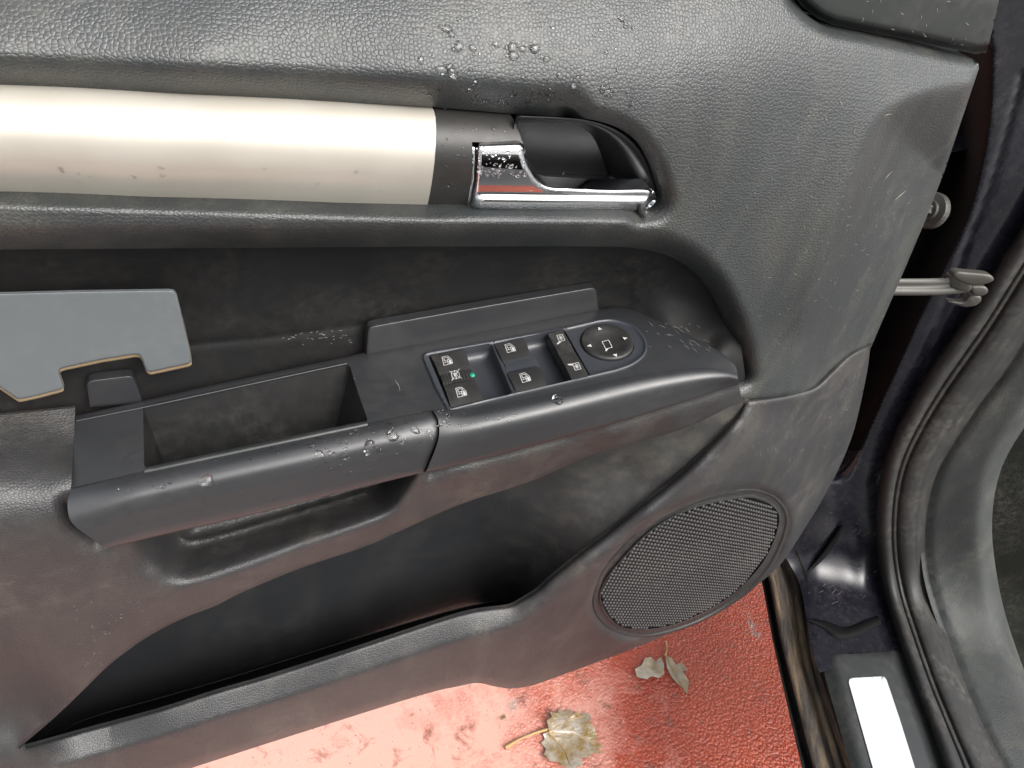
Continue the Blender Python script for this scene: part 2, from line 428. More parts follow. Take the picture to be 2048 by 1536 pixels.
up_outer = np.vstack([[(-120, -180), (1560, -180)], mir_seam, corner[1:], [(1940, 190), (1888, 345), (1851, 440), (1800, 560), (1762, 648)], seam, [(1486, 806), (1478, 790)],
                      rec_roll, ap_bot[::-1], ap_right[::-1][1:], ap_top[::-1][1:]])
crease = cr([(2000, 150), (1880, 168), (1800, 196), (1748, 236), (1712, 305), (1672, 410), (1640, 500), (1608, 610), (1590, 690), (1575, 790), (1560, 900)], 5)
facet_poly = np.vstack([crease, [(2200, 900), (2200, 150)]])
up_tps = TPS([(-120, -180, -.006), (400, -180, -.004), (900, -180, -.002), (1300, -180, .002), (1560, -180, .004),
              (-120, -20, .028), (400, -20, .029), (900, -20, .031), (1300, -20, .034), (1560, -20, .036),
              (-120, 110, .054), (400, 130, .056), (850, 150, .058), (1200, 150, .060), (1450, 120, .058), (1700, 90, .050), (1940, 150, .044),
              (0, 160, .058), (430, 185, .059), (866, 210, .061), (1130, 225, .063), (1330, 300, .068), (1350, 430, .070), (1600, 250, .064),
              (-120, 420, .060), (300, 425, .062), (700, 440, .064), (1100, 450, .067), (-120, 470, .062), (300, 470, .063), (700, 470, .065), (1100, 470, .068),
              (1480, 500, .075), (1480, 620, .079), (1500, 760, .084), (1600, 500, .076), (1600, 700, .079), (1740, 690, .093), (1850, 430, .078), (1900, 280, .068), (1720, 480, .080)])
ap_line = np.vstack([ap_top, ap_right[1:]])
lower_ap = np.array(ap_bot)
right_edge = np.array([(1958, 136), (1940, 190), (1888, 345), (1851, 440), (1800, 560), (1762, 648), (1745, 688)])
def up_fn(uv):
    d = up_tps(uv)
    s = sdist(uv, crease); s = np.where(inside(uv, facet_poly), s, 0)
    d = d-.00034*np.maximum(0, np.sqrt(s*s+16**2)-16)
    x = np.clip(1-sdist(uv, ap_top)/75, 0, 1); d = d-.017*x**2
    x = np.clip(1-sdist(uv, ap_right)/34, 0, 1); d = d-.009*x**2
    x = np.clip(1-sdist(uv, lower_ap)/16, 0, 1); d = d-.004*x**2
    x = np.clip(1-sdist(uv, rec_roll)/52, 0, 1); d = d-.022*x**2
    x = np.clip(1-sdist(uv, right_edge)/12, 0, 1); d = d-.004*x**2
    x = np.clip(1-sdist(uv, seam)/9, 0, 1); d = d-.0025*x**2
    x = np.clip(1-sdist(uv, mir_seam)/24, 0, 1); d = d-.009*x**2
    return PD(uv, d)
patch('upper_trim_panel', up_outer, [], up_fn, MT['leather'], door, step=8, rings=(3, 7, 12, 18), back=(0, .03, 0))

# ---- dark insert in the recess over the armrest
rec_outer = [(-120, 488), (900, 482), (1280, 486), (1360, 508), (1420, 560), (1455, 620), (1482, 690), (1492, 765), (1492, 800), (1440, 800), (1300, 760), (1000, 760), (735, 800), (400, 900), (-120, 900)]
rec_tps = TPS([(-120, 488, .026), (300, 488, .027), (700, 488, .028), (1100, 486, .030), (1280, 490, .034), (1360, 512, .042), (1430, 570, .050), (1470, 660, .060), (1490, 765, .075),
               (-120, 560, .012), (300, 560, .010), (700, 560, .010), (1000, 555, .012), (1180, 540, .014), (1360, 600, .040), (1420, 680, .056), (1460, 740, .078), (1440, 705, .074),
               (-120, 700, .008), (300, 700, .008), (700, 660, .008), (1000, 620, .009), (1250, 610, .020), (1345, 650, .052),
               (-120, 830, .014), (200, 815, .012), (400, 770, .010), (735, 700, .008), (1000, 680, .008), (700, 800, .008), (-120, 900, .014), (400, 900, .008)])
rib = cr([(-120, 735), (200, 712), (400, 688), (560, 672), (740, 648)], 6)
def rec_fn(uv):
    d = rec_tps(uv)
    s = sdist(uv, rib); d = d-.0016*np.exp(-(s/7.)**2)
    s2 = sst(sdist(uv, [(-120, 735), (200, 712), (400, 688), (740, 648), (1180, 570)]), 0, 30)
    return PD(uv, d)
patch('recess_insert', rec_outer, [], rec_fn, MT['recess'], door, step=11, rings=(), skirt=False, extra=[rib, rib+[0, 5], rib-[0, 5]])

# ---- mirror corner cover, top right
mc = [(1560, -120), (1574, -62), (1588, -10), (1604, 12), (1634, 36), (1664, 50), (1722, 62), (1802, 77), (1902, 98), (1950, 108), (1972, 106), (1985, 60), (1998, 0), (2010, -60), (2020, -120)]
mc = np.array(mc, float)
mline = mc[2:11]
def mc_fn(uv):
    x = np.clip(1-sdist(uv, mline+np.array([0, 2]))/22, 0, 1)
    return PD(uv, .040-.010*sst(x, .0, .9)+.00003*(100-uv[:, 1])*0)
patch('mirror_corner_cover', mc, [], mc_fn, MT['mirror_trim'], door, step=12, rings=(3, 7, 12, 18, 24))

# ---- silver trim strip
def trim_row(top, bot, f, d):
    t = resample(top, n=24); b = resample(bot, n=24); uv = t+(b-t)*f
    return PD(uv, np.full(24, d))
tt = [(-120, 166), (0, 172), (430, 193), (800, 213), (864, 217)]; tb = [(-120, 397), (0, 401), (430, 414), (800, 427.5), (845, 429)]
rows = []
for f in (0, .02, .08, .2, .35, .5, .65, .8, .92, .98, 1.0):
    d = .043+.019*(1-(2*f-1)**2)**.9
    r = trim_row(tt, tb, f, d)
    # right-hand edge bows outwards
    rows.append(r)
rows[0] = rows[0]+np.array([0, .004, 0]); rows[-1] = rows[-1]+np.array([0, .004, 0])
def lin_loft(name, rows, mat, parent, back=None, label=None, reg=True):
    A = np.array(rows); nr, nc = A.shape[:2]; V = A.reshape(-1, 3); Fc = []
    for i in range(nr-1):
        for j in range(nc-1): Fc.append((i*nc+j, i*nc+j+1, (i+1)*nc+j+1, (i+1)*nc+j))
    f0 = np.array(Fc); f = orient(V, f0.copy())
    f = f0 if (f == f0).all(1).mean() >= .5 else f0[:, ::-1]
    V = list(V); Fs = [tuple(q) for q in f]; flipped = not (f[0] == f0[0]).all()
    if reg: BVH[name] = BVHTree.FromPolygons([Vector(p) for p in V], [tuple(map(int, q)) for q in Fs])
    if back is not None:
        loop = [(0, j) for j in range(nc)]+[(i, nc-1) for i in range(1, nr)]+[(nr-1, j) for j in range(nc-2, -1, -1)]+[(i, 0) for i in range(nr-2, 0, -1)]
        b = len(V); pts = [A[i, j] for i, j in loop]; V += pts+[p+np.array(back) for p in pts]; k = len(pts)
        for i in range(k):
            j = (i+1) % k; q = (b+j, b+i, b+k+i, b+k+j); Fs.append(q[::-1] if flipped else q)
    ob = mesh_obj(name, V, Fs, mat, label=label); setp(ob, parent); return ob
# bow of the right edge: shift last columns
def bow(rows, amt, ncol=6):
    A = np.array(rows); nr = len(A)
    for i in range(nr):
        f = i/(nr-1)
        for j in range(ncol): A[i, -1-j] += np.array([amt*math.sin(math.pi*min(1, f*1.0))*(1-j/ncol), 0, 0])
    return A
lin_loft('silver_trim_strip', bow(rows, .004), MT['alu'], door, back=(0, .015, 0))
# ---- black bezel beside it
bt = [(868.5, 217.5), (900, 219), (950, 222), (1020, 226)]; bb = [(849, 430), (870, 431), (890, 431.5), (912, 432)]
bz = []
for f in (0, .02, .08, .2, .35, .5, .65, .8, .92, .98, 1.0):
    t = resample(bt, n=12); b_ = resample(bb, n=12); uv = t+(b_-t)*f
    # right border follows the lever: wider on top
    w = np.interp(f, [0, .18, .34, .36, .6, 1], [1.0, 1.16, 1.25, .70, .80, 1.0])
    x0 = uv[0, 0]; uv[:, 0] = x0+(uv[:, 0]-x0)*w
    bz.append(PD(uv, np.full(12, .0425+.019*(1-(2*f-1)**2)**.9)))
# the piece above the lever and the piece left of it
bez_poly = np.vstack([[(870.5, 217.8), (1020, 227)], cr([(1020, 227), (1030, 245), (1040, 270), (1046, 287)], 3)[1:], [(944, 284)], cr([(944, 286), (945, 330), (940, 380), (931, 422)], 4)[0:], [(924, 432), (852, 430.5)],
                      cr([(850, 428), (862, 370), (870, 300), (870.5, 217.8)], 5)[:-1]])
def bulge_fn(off, top=tt, bot=tb):
    def g(uv):
        vt = 217.5+(uv[:, 0]-868)*.062; vb = 430+(uv[:, 0]-850)*.02
        f = np.clip((uv[:, 1]-vt)/(vb-vt), 0, 1)
        return PD(uv, .043+off+.019*(1-(2*f-1)**2)**.9)
    return g
patch('handle_bezel', bez_poly, [], bulge_fn(-.0008), MT['bezel'], door, step=7, rings=(2, 5), back=(0, .02, 0))

# ---- handle cup: floor and flared walls
cup_in = cr([(1036, 246), (1120, 246), (1160, 254), (1186, 275), (1204, 310), (1219, 350)], 5)
cup_in = np.vstack([cup_in, [(1216, 353), (1130, 350), (1078, 347), (1055, 320), (1036, 300)]])
cup_out = np.vstack([cr([(1032, 231), (1120, 235), (1185, 242), (1240, 262), (1280, 296), (1304, 340), (1316, 384)], 5), [(1312, 418), (1180, 424), (1060, 424), (1030, 380), (1018, 300)]])
def around(p, c, n=120):
    a = np.arctan2(p[:, 1]-c[1], p[:, 0]-c[0]); o = np.argsort(a); p = p[o]; a = a[o]
    tt_ = np.linspace(-np.pi, np.pi, n+1); return np.stack([np.interp(tt_, a, p[:, k], period=2*np.pi) for k in (0, 1)], 1)
cc_ = np.array([1125., 305.])
ci = around(refine(cup_in, 2), cc_); co_ = around(refine(cup_out, 2), cc_)
cr_rows = []
for f, d in ((0, .027), (.05, .0300), (.5, .040), (.92, .053), (1.0, .050)):
    cr_rows.append(PD(ci+(co_-ci)*f, np.full(len(ci), d)))
A_ = np.array(cr_rows)
lin_loft('handle_cup', list(A_), MT['cup'], door)
patch('handle_cup_floor', cc_+(ci[:-1]-cc_)*1.05, [], lambda uv: PD(uv, np.full(len(uv), .0262)), MT['cup'], door, step=14, rings=(), skirt=False)
# ---- chrome lever
lev = np.vstack([[(948, 288)], cr([(1034, 285), (1044, 287), (1050, 298), (1054, 318), (1064, 340), (1078, 360), (1100, 372), (1140, 375), (1220, 378), (1290, 377), (1305, 380), (1311, 392), (1308, 408), (1292, 418), (1262, 423)], 4),
                 [(1150, 425), (1030, 424), (930, 421)], cr([(934, 400), (942, 360), (945, 320), (945, 292)], 3)])
lev_edge = sdist
lev_top = np.vstack([[(948, 288)], cr([(1034, 285), (1044, 287), (1050, 298), (1054, 318), (1064, 340), (1078, 360), (1100, 372), (1140, 375), (1220, 378), (1290, 377), (1305, 380)], 4)])
lev_bot = np.array([(1311, 400), (1292, 418), (1262, 423), (1150, 425), (1030, 424), (930, 421)])
lev_left = np.array([(930, 421), (934, 400), (942, 360), (945, 320), (945, 288)])
def lev_fn(uv):
    vt = 286.; f = np.clip((uv[:, 1]-vt)/(425-vt), 0, 1)
    d = .0575+.0068*(1-(1.75*f-.42)**2)
    x = np.clip(1-sdist(uv, lev_top)/13, 0, 1); d = d-.0045*(1-np.sqrt(1-.96*x**2))
    x = np.clip(1-sdist(uv, lev_bot)/20, 0, 1); d = d-.007*(1-np.sqrt(1-.96*x**2))
    x = np.clip(1-sdist(uv, lev_left)/16, 0, 1); d = d-.005*sst(x, .05, .75)
    d = d+.0050*sst(uv[:, 1]-.012*(uv[:, 0]-960), 386, 412)*sst(uv[:, 0], 935, 965)
    g = np.exp(-((uv[:, 1]-(398+.012*(uv[:, 0]-960)))/7.)**2)*sst(uv[:, 0], 940, 975); d = d+.0016*g
    return PD(uv, d)
patch('door_handle_lever', lev, [], lev_fn, MT['chrome'], door, step=4, rings=(1.5, 3.5, 6, 9), back=(0, .012, 0), bstep=3)

# ---- small upright fins behind the armrest
def slab(name, poly, d, thick, mat, parent, edge=2.0, label=None, step=12):
    poly = np.array(poly, float)
    def fn(uv):
        x = np.clip(1-sdist(uv, poly, True)/edge, 0, 1)
        return PD(uv, d-.0012*x**2)
    return patch(name, poly, [], fn, mat, parent, step=step, rings=(.8, 1.7, 3.2, 7), bstep=3, back=(0, thick, 0), label=label)
slab('armrest_fin', np.vstack([[(732, 712), (734, 668)], cr([(735, 662), (739, 655), (748, 651)], 3), [(960, 613), (1180, 575)], cr([(1184, 575), (1190, 577), (1193, 583)], 3), [(1197, 614), (1200, 626)]]), .020, .006, MT['armrest'], door, edge=3)
slab('armrest_fin', np.vstack([[(180, 815), (173, 772)], cr([(173, 768), (178, 762), (188, 759)], 3), [(255, 751)], cr([(258, 751), (265, 753), (270, 759)], 3), [(284, 800), (284, 806)]]), .020, .006, MT['armrest'], door, edge=3)

# ---- grey insert sheet with its tan cut edge, left
ins = np.vstack([[(-120, 590), (0, 587), (150, 583)], cr([(338, 580), (348, 582), (354, 589)], 3), [(366, 640), (380, 700)], cr([(382, 715), (382, 724), (376, 728)], 3), [(330, 738)], cr([(302, 744), (294, 741), (289, 732)], 3),
                 cr([(284, 718), (278, 710), (268, 709)], 3), [(200, 720)], cr([(130, 735), (120, 739), (118, 746)], 3), cr([(126, 768), (126, 776), (118, 780)], 3), [(80, 790)], cr([(44, 798), (36, 798), (28, 793)], 3), [(0, 774), (-120, 700)]])
slab('insert_sheet', ins, .0300, .0012, MT['insert'], door, edge=2.5)
rim = ins.copy(); rim = rim+np.where(rim[:, 1:2] > 630, np.array([[1.2, 5.5]]), np.array([[-1.5, 9.0]]))
slab('insert_cut_edge', rim, .0265, .0035, MT['tan'], door, edge=2.5)

# ================================================================ armrest
def PAo(uv, h=0): return PA(uv, h)
rear = np.vstack([[(150, 832), (400, 776), (700, 712), (735, 703), (900, 672), (1180, 621)], cr([(1180, 621), (1235, 614), (1275, 622), (1330, 647), (1385, 674), (1440, 704), (1468, 728), (1475, 745)], 4)[1:]])
C0 = cr([(142, 976), (210, 959), (286, 942), (500, 893), (735, 842), (858, 817), (905, 828), (1000, 810), (1100, 790), (1200, 768), (1280, 750), (1360, 738), (1430, 738), (1475, 745)], 5)
C0L = np.array([(142, 976), (286, 942), (735, 845.5), (862, 820)])
C0R = cr([(871, 825), (960, 813), (1080, 791), (1180, 770), (1260, 753), (1330, 742), (1400, 736), (1440, 738), (1475, 747)], 5)
top_poly = np.vstack([rear, C0R[::-1], C0L[::-1], [(146, 900)]])
cup_open = np.array([(286, 813), (500, 768), (694, 728), (700, 732), (718, 790), (735, 838), (733, 844), (500, 891), (292, 936), (288, 930)])
cl_out = np.vstack([cr([(845, 716), (845, 710), (851, 704), (862, 701)], 3), [(950, 686), (1060, 666), (1124, 654), (1160, 646)],
                    cr([(1197, 637), (1222, 635), (1246, 640), (1268, 650), (1285, 667), (1294, 686), (1293, 704), (1283, 718), (1262, 732), (1232, 743)], 4), [(1128, 767), (1000, 797)], cr([(915, 818), (900, 821), (892, 815)], 3), [(870, 775)]])
def top_fn(uv):
    h = np.zeros(len(uv))
    x = np.clip(1-sdist(uv, rear)/6, 0, 1); h = h-.0015*x**2
    return PA(uv, h)
patch('armrest_top', top_poly, [cup_open, cl_out], top_fn, MT['armrest'], door, step=14, rings=(2, 5), back=(0, 0, -.012))
# the moulded step line left of the cup, a shallow lip
lip = PA([(152, 842), (286, 817)], .0006)
# front rolls
def roll_rows(c0, cb, dd=(0, .0028, .0100, .0170, .0195, .0200, .0195), nn=40):
    """c0: start of the roll on the top plane, cb: bottom edge (both picture curves)"""
    c0 = resample(c0, n=nn); cb = resample(cb, n=nn); p0 = PA(c0); d0 = -p0[:, 1]
    rows = []
    L = np.linalg.norm(cb-c0, axis=1)
    px = np.array([0, 5.5, 22, 47, 70, 90])
    for k in range(6):
        f = np.minimum(px[k]/110., 1)*np.clip(L/110, .2, 1.2); f = np.clip(px[k]*np.clip(L/120, .25, 1)/L, 0, .92)
        rows.append(PD(c0+(cb-c0)*f[:, None], d0+dd[k]*np.clip(L/120, .25, 1)))
    rows.append(PD(cb, d0+dd[6]*np.clip(L/120, .25, 1)))
    under = rows[-1]+np.array([0, .012, -.003]); rows.append(under); rows.append(under+np.array([0, .03, 0]))
    return rows
botL = cr([(213, 1097), (350, 1064), (500, 1031), (680, 986), (846, 945)], 5)
def left_bow(rows, amts):
    return rows
rl = roll_rows(C0L, botL)
# bend the left end outwards as in the moulding
A_ = np.array(rl); 
Lp = cr([(142, 976), (135, 1008), (146, 1048), (213, 1097)], 8); Lq = resample(Lp, n=60)
fr = np.array([0, .05, .2, .42, .62, .8, 1.0])
for k in range(7):
    q = Lq[int(fr[k]*59)]; d = -A_[k, 0, 1]; tgt = PD([q], d)[0]; dl = tgt-A_[k, 0]
    for j in range(0, 6): A_[k, j] += dl*(1-j/6)**1.5
A_[7, 0] = A_[6, 0]+np.array([0, .012, -.003]); A_[8, 0] = A_[7, 0]+np.array([0, .03, 0])
Rp = Lq
cR = resample(cr([(862, 820), (874, 842), (875, 872), (862, 910), (846, 945)], 8), n=60)
for k in range(7):
    q = cR[int(fr[k]*59)]; d = -A_[k, -1, 1]; tgt = PD([q], d)[0]; dl = tgt-A_[k, -1]
    for j in range(0, 5): A_[k, -1-j] += dl*(1-j/5)**1.5
cols = np.array([cr(A_[:, i], 4) for i in range(A_.shape[1])]).transpose(1, 0, 2)
lin_loft('grip_cover', list(cols), MT['armrest'], door)
botR = cr([(849, 945), (1000, 909), (1200, 855), (1340, 812), (1477, 768)], 5)
rr_ = np.array(roll_rows(C0R, botR))
cR2 = resample(cr([(865, 820), (877, 842), (878, 872), (866, 910), (850, 944)], 8), n=60)
for k in range(7):
    q = cR2[int(fr[k]*59)]; d = -rr_[k, 0, 1]; tgt = PD([q], d)[0]; dl = tgt-rr_[k, 0]
    for j in range(0, 5): rr_[k, j] += dl*(1-j/5)**1.5
cols = np.array([cr(rr_[:, i], 4) for i in range(rr_.shape[1])]).transpose(1, 0, 2)
lin_loft('armrest_front', list(cols), MT['armrest'], door)
# black core behind the seams so gaps read dark
core = [(870, 818), (900, 830), (960, 816), (960, 880), (880, 930), (850, 938), (870, 880)]
# cup: walls and floor hanging from its opening
co3 = PA(refine(cup_open, 12)); cc = co3.mean(0)
low = []
for p in co3:
    q = p.copy(); q[0] = cc[0]+(p[0]-cc[0])*.86; q[1] = cc[1]+(p[1]-cc[1])*.62-.004; q[2] = p[2]-.046; low.append(q)
low = np.array(low); k = len(co3); V = list(co3+np.array([0, 0, -.002]))+list(low); Fc = []
for i in range(k):
    j = (i+1) % k; Fc.append((i, j, k+j, k+i))
Fc.append(tuple(range(k, 2*k))[::-1])
cupo = mesh_obj('storage_cup', V, Fc, MT['recess'], smooth=False); setp(cupo, door)
# pale chamfer on the cup's front edge
ch = [PA([(292, 937), (500, 892), (734, 844.5)], .0002), PA([(292, 944), (500, 901), (735, 852)], .0002)]
ch = [PA(resample([(289, 935), (500, 889.5), (733, 841)], n=20), -.0012), PA(resample([(289, 937), (500, 891.5), (734, 843)], n=20), .0010), PA(resample([(289, 946), (500, 901), (736, 851)], n=20), .0012), PA(resample([(289, 947), (500, 902), (736, 852)], n=20), -.001)]
lin_loft('cup_lip', ch, MT['sill'], door, reg=False)
# thin step on the left block
st_ = [PA(resample([(152, 838), (286, 811), (694, 723)], n=20), .0002), PA(resample([(152, 840), (286, 813), (694, 725)], n=20), .0012), PA(resample([(152, 843), (286, 816), (694, 727.5)], n=20), .0012), PA(resample([(152, 844), (286, 817), (694, 728)], n=20), -.001)]
lin_loft('cup_back_lip', st_, MT['armrest'], door, reg=False)

# ---- switch cluster, in the armrest's own frame
AO = PA([(1075, 740)])[0]; EX = np.array([1, 0, ASL]); EX /= np.linalg.norm(EX); EY = np.array([0, 1., 0]); EN = np.cross(EX, EY)
FR = (AO, EX, EY, EN)
def loc(uv, h=0.):
    p = PA(uv, h)-AO; return np.stack([p @ EX, p @ EY], 1)
def W3(l, h):
    l = np.atleast_2d(l); return AO+l[:, :1]*EX+l[:, 1:2]*EY+EN*np.asarray(h).reshape(-1, 1)
well1 = np.array([(857, 713), (861, 709), (977, 687), (984, 690), (1024, 784), (1020, 789), (905, 816), (899, 813)])
well2 = np.array([(985, 687), (1094, 664), (1100, 669), (1139, 757), (1137, 762), (1035, 786), (1030, 783)])
lockp = np.array([(1094, 665), (1124, 657), (1128, 659), (1180, 748), (1177, 752), (1146, 760), (1141, 757)])
well2 = np.array([(988, 687), (1090, 665), (1125, 657.5), (1129, 659), (1180, 749), (1176, 753), (1140, 761), (1037, 785), (1032, 782)])
th = np.linspace(0, 2*np.pi, 36, endpoint=False)
kc = loc([(1214.5, 687)])[0]; kx = (loc([(1266, 687)])-loc([(1162, 687)]))[0, 0]/2
kl, kr, kt, kb = loc([(1162, 690)])[0], loc([(1266.5, 683)])[0], loc([(1207, 650.5)])[0], loc([(1222, 723.5)])[0]
kcx = (kl[0]+kr[0])/2; kcy = (kt[1]+kb[1])/2; krx = (kr[0]-kl[0])/2; kry = (kt[1]-kb[1])/2
kc = np.array([kcx, kcy]); KR = (krx+kry)/2
def to_uv(P3):
    v = (P3-CAM) @ M; return np.stack([1024+v[:, 0]/-v[:, 2]*F, 768-v[:, 1]/-v[:, 2]*F], 1)
knob_px = to_uv(W3(kc+np.stack([krx*1.03*np.cos(th), kry*1.03*np.sin(th)], 1), np.zeros(36)))
def sw_fn(uv):
    e = sdist(uv, cl_out, True)
    h = .0008+.0012*np.exp(-((e-3.5)/2.6)**2)
    x = sst(e, 9, 12); h = h-.0003*x
    return PA(uv, h)
swp = patch('switch_panel', cl_out+0, [well1, well2, knob_px], sw_fn, MT['swpanel'], door, step=7, rings=(1.2, 2.4, 3.6, 5, 7, 10), back=(0, 0, -.006), bstep=4)
def well(poly, depth, name='switch_well'):
    pl = refine(loc(poly), .004); c = pl.mean(0); k = len(pl); V = []; Fc = []
    prof = [(1.0, 0.), (1.0, -.0012), (.985, -depth*.35), (.95, -depth*.7), (.86, -depth*.95), (.6, -depth)]
    for s, h in prof:
        q = c+(pl-c)*s; V += list(W3(q, np.full(k, h)))
    for r in range(len(prof)-1):
        for i in range(k):
            j = (i+1) % k; Fc.append((r*k+i, r*k+j, (r+1)*k+j, (r+1)*k+i))
    Fc.append(tuple(range((len(prof)-1)*k, len(prof)*k)))
    a = np.sum(pl[:, 0]*np.roll(pl[:, 1], -1)-np.roll(pl[:, 0], -1)*pl[:, 1])
    if a < 0: pass
    else: Fc = [f[::-1] for f in Fc]
    Fc = [f[::-1] for f in Fc]
    o = mesh_obj(name, V, Fc, MT['swpanel']); setp(o, swp); return o
well(well1, .011); well(well2, .011)
# icons as thin printed strokes
def strokes(lines, c, ex2, ey2, w, hfn):
    """lines in icon units; returns verts, faces"""
    V = []; Fc = []
    for ln in lines:
        fill = ln[0] == 'fill'
        pts = [c+ex2*x+ey2*y for x, y in ln[1:]] if fill else [c+ex2*x+ey2*y for x, y in ln]
        if fill:
            b = len(V); V += [W3(p, [hfn(p)])[0] for p in pts]; Fc.append(tuple(range(b, b+len(pts)))); continue
        for p, q in zip(pts[:-1], pts[1:]):
            t = (q-p)/(np.linalg.norm(q-p)+1e-12); nn = np.array([-t[1], t[0]])*w/2; e = t*w*.4
            b = len(V)
            for r in (p-nn-e, q-nn+e, q+nn+e, p+nn-e): V.append(W3(r, [hfn(r)])[0])
            Fc.append((b, b+1, b+2, b+3))
    return V, Fc
ICON_WIN = [[(-.45, -.5), (.5, -.5), (.5, -.05), (.15, .5), (-.45, .5), (-.45, -.5)], [(-.28, .02), (-.28, .34), (.08, .34), (.26, .02), (-.28, .02)], [(-.2, -.2), (.3, -.2)], [(.05, .05), (.05, -.42)], [(-.3, -.2), (-.18, -.1)], ['fill', (.15, -.45), (.42, -.45), (.42, -.1), (.22, .02)]]
ICON_LOCK = [[(-.4, -.45), (.42, -.45), (.42, .1), (.2, .45), (-.4, .45), (-.4, -.45)], [(-.55, -.55), (.55, .55)], [(-.55, .55), (.55, -.55)], ['fill', (-.2, -.2), (.2, -.2), (.2, .2), (-.2, .2)], [(0, .5), (0, -.5)]]
ICON_MIR = [[(-.35, -.45), (.4, -.45), (.4, .42), (-.35, .42), (-.35, -.45)], [(.02, .32), (.02, -.36)], [(-.25, 0), (.3, 0)], [(-.15, .2), (.2, -.2)], [(-.15, -.2), (.2, .2)], ['fill', (-.35, -.45), (-.75, -.62), (-.72, -.8), (-.1, -.55)]]
ICON_MIR2 = [[(-.35, -.45), (.4, -.45), (.4, .42), (-.35, .42), (-.35, -.45)], [(.02, .32), (.02, -.36)], [(-.25, 0), (.3, 0)], [(-.15, .2), (.2, -.2)], [(-.15, -.2), (.2, .2)], ['fill', (-.35, .42), (-.95, .55), (-.92, .38), (-.35, .2)]]
def rocker(name, quad, h, icon, ic_px, ic_size, parent, crown=.0011, mat='switch', ribs=0, label=None, tilt=0.):
    """quad: rear-left, rear-right, front-right, front-left picture corners of the top face"""
    q = loc(quad, h); NS, NT = 10, 8
    if ribs: NS = ribs*4
    def hf(s, t):
        x = h-crown*(2*t-1)**2-.0011*max(0, (s-.82)/.18)**2+tilt*(1-t)
        if ribs: x += .0005*math.cos(s*ribs*2*math.pi)
        return x
    V = []; Fc = []
    for i in range(NS+1):
        for j in range(NT+1):
            s, t = i/NS, j/NT
            p = (q[0]*(1-s)+q[1]*s)*(1-t)+(q[3]*(1-s)+q[2]*s)*t
            V.append(W3(p, [hf(s, t)])[0])
    I = lambda i, j: i*(NT+1)+j
    for i in range(NS):
        for j in range(NT): Fc.append((I(i, j), I(i, j+1), I(i+1, j+1), I(i+1, j)))
    # sides
    loop = [(i, 0) for i in range(NS+1)]+[(NS, j) for j in range(1, NT+1)]+[(i, NT) for i in range(NS-1, -1, -1)]+[(0, j) for j in range(NT-1, 0, -1)]
    b = len(V); kk = len(loop); top = [V[I(i, j)] for i, j in loop]
    cen = np.mean(top, 0)
    V += top+[p+(p-cen)*.015-EN*.0008 for p in top]+[p+(p-cen)*.015-EN*.010 for p in top]
    for i in range(kk):
        j = (i+1) % kk
        Fc.append((b+i, b+j, b+kk+j, b+kk+i)); Fc.append((b+kk+i, b+kk+j, b+2*kk+j, b+2*kk+i))
    mi = [0]*len(Fc)
    if icon:
        c = loc([ic_px], h)[0]; ey2 = np.array([.12, 1.])*ic_size*1.25; ex2 = np.array([1., 0.04])*ic_size
        vs, fs = strokes(icon, c, ex2, ey2, .00042, lambda p: h+.00025)
        b = len(V); V += vs; Fc += [tuple(b+x for x in f) for f in fs]; mi += [1]*len(fs)
    o = mesh_obj(name, V, Fc, None, mats=[MT[mat], MT['print']], mi=mi, label=label, smooth=True); setp(o, parent)
    for p in o.data.polygons[len(o.data.polygons)-1:]: pass
    # sharp look: flat sides
    n0 = NS*NT
    for i, p in enumerate(o.data.polygons):
        if i >= n0: p.use_smooth = False
    return o
IS = .0068
rocker('window_switch', [(861, 709), (930, 697), (942, 734), (879, 747)], .0022, ICON_WIN, (894, 721), IS, swp, label='rear left rocker, window symbol, topmost of the left well')
rocker('child_lock_switch', [(880, 748), (941, 737), (948, 756), (887, 769)], .0012, ICON_LOCK, (911, 750), .0066, swp, crown=.0006, ribs=10)
rocker('window_switch', [(888, 770), (950, 757), (968, 796), (902, 813)], .0022, ICON_WIN, (922, 784), IS, swp)
rocker('window_switch', [(988, 686), (1050, 675), (1062, 709), (1006, 722)], .0022, ICON_WIN, (1020, 696), IS, swp)
rocker('blank_switch', [(1007, 723), (1069, 710), (1078, 728), (1014, 743)], .0006, None, None, 0, swp, crown=.0003, mat='swpanel')
rocker('window_switch', [(1014, 745), (1080, 731), (1096, 769), (1034, 783)], .0022, ICON_WIN, (1050, 755), IS, swp)
rocker('mirror_fold_switch', [(1096, 667), (1126, 657), (1149, 700), (1119, 711)], .0024, ICON_MIR, (1121, 676), .0062, swp, crown=.0005)
rocker('mirror_fold_switch', [(1120, 712), (1150, 701), (1179, 750), (1144, 759)], .0024, ICON_MIR2, (1153, 733), .0062, swp, crown=.0005)
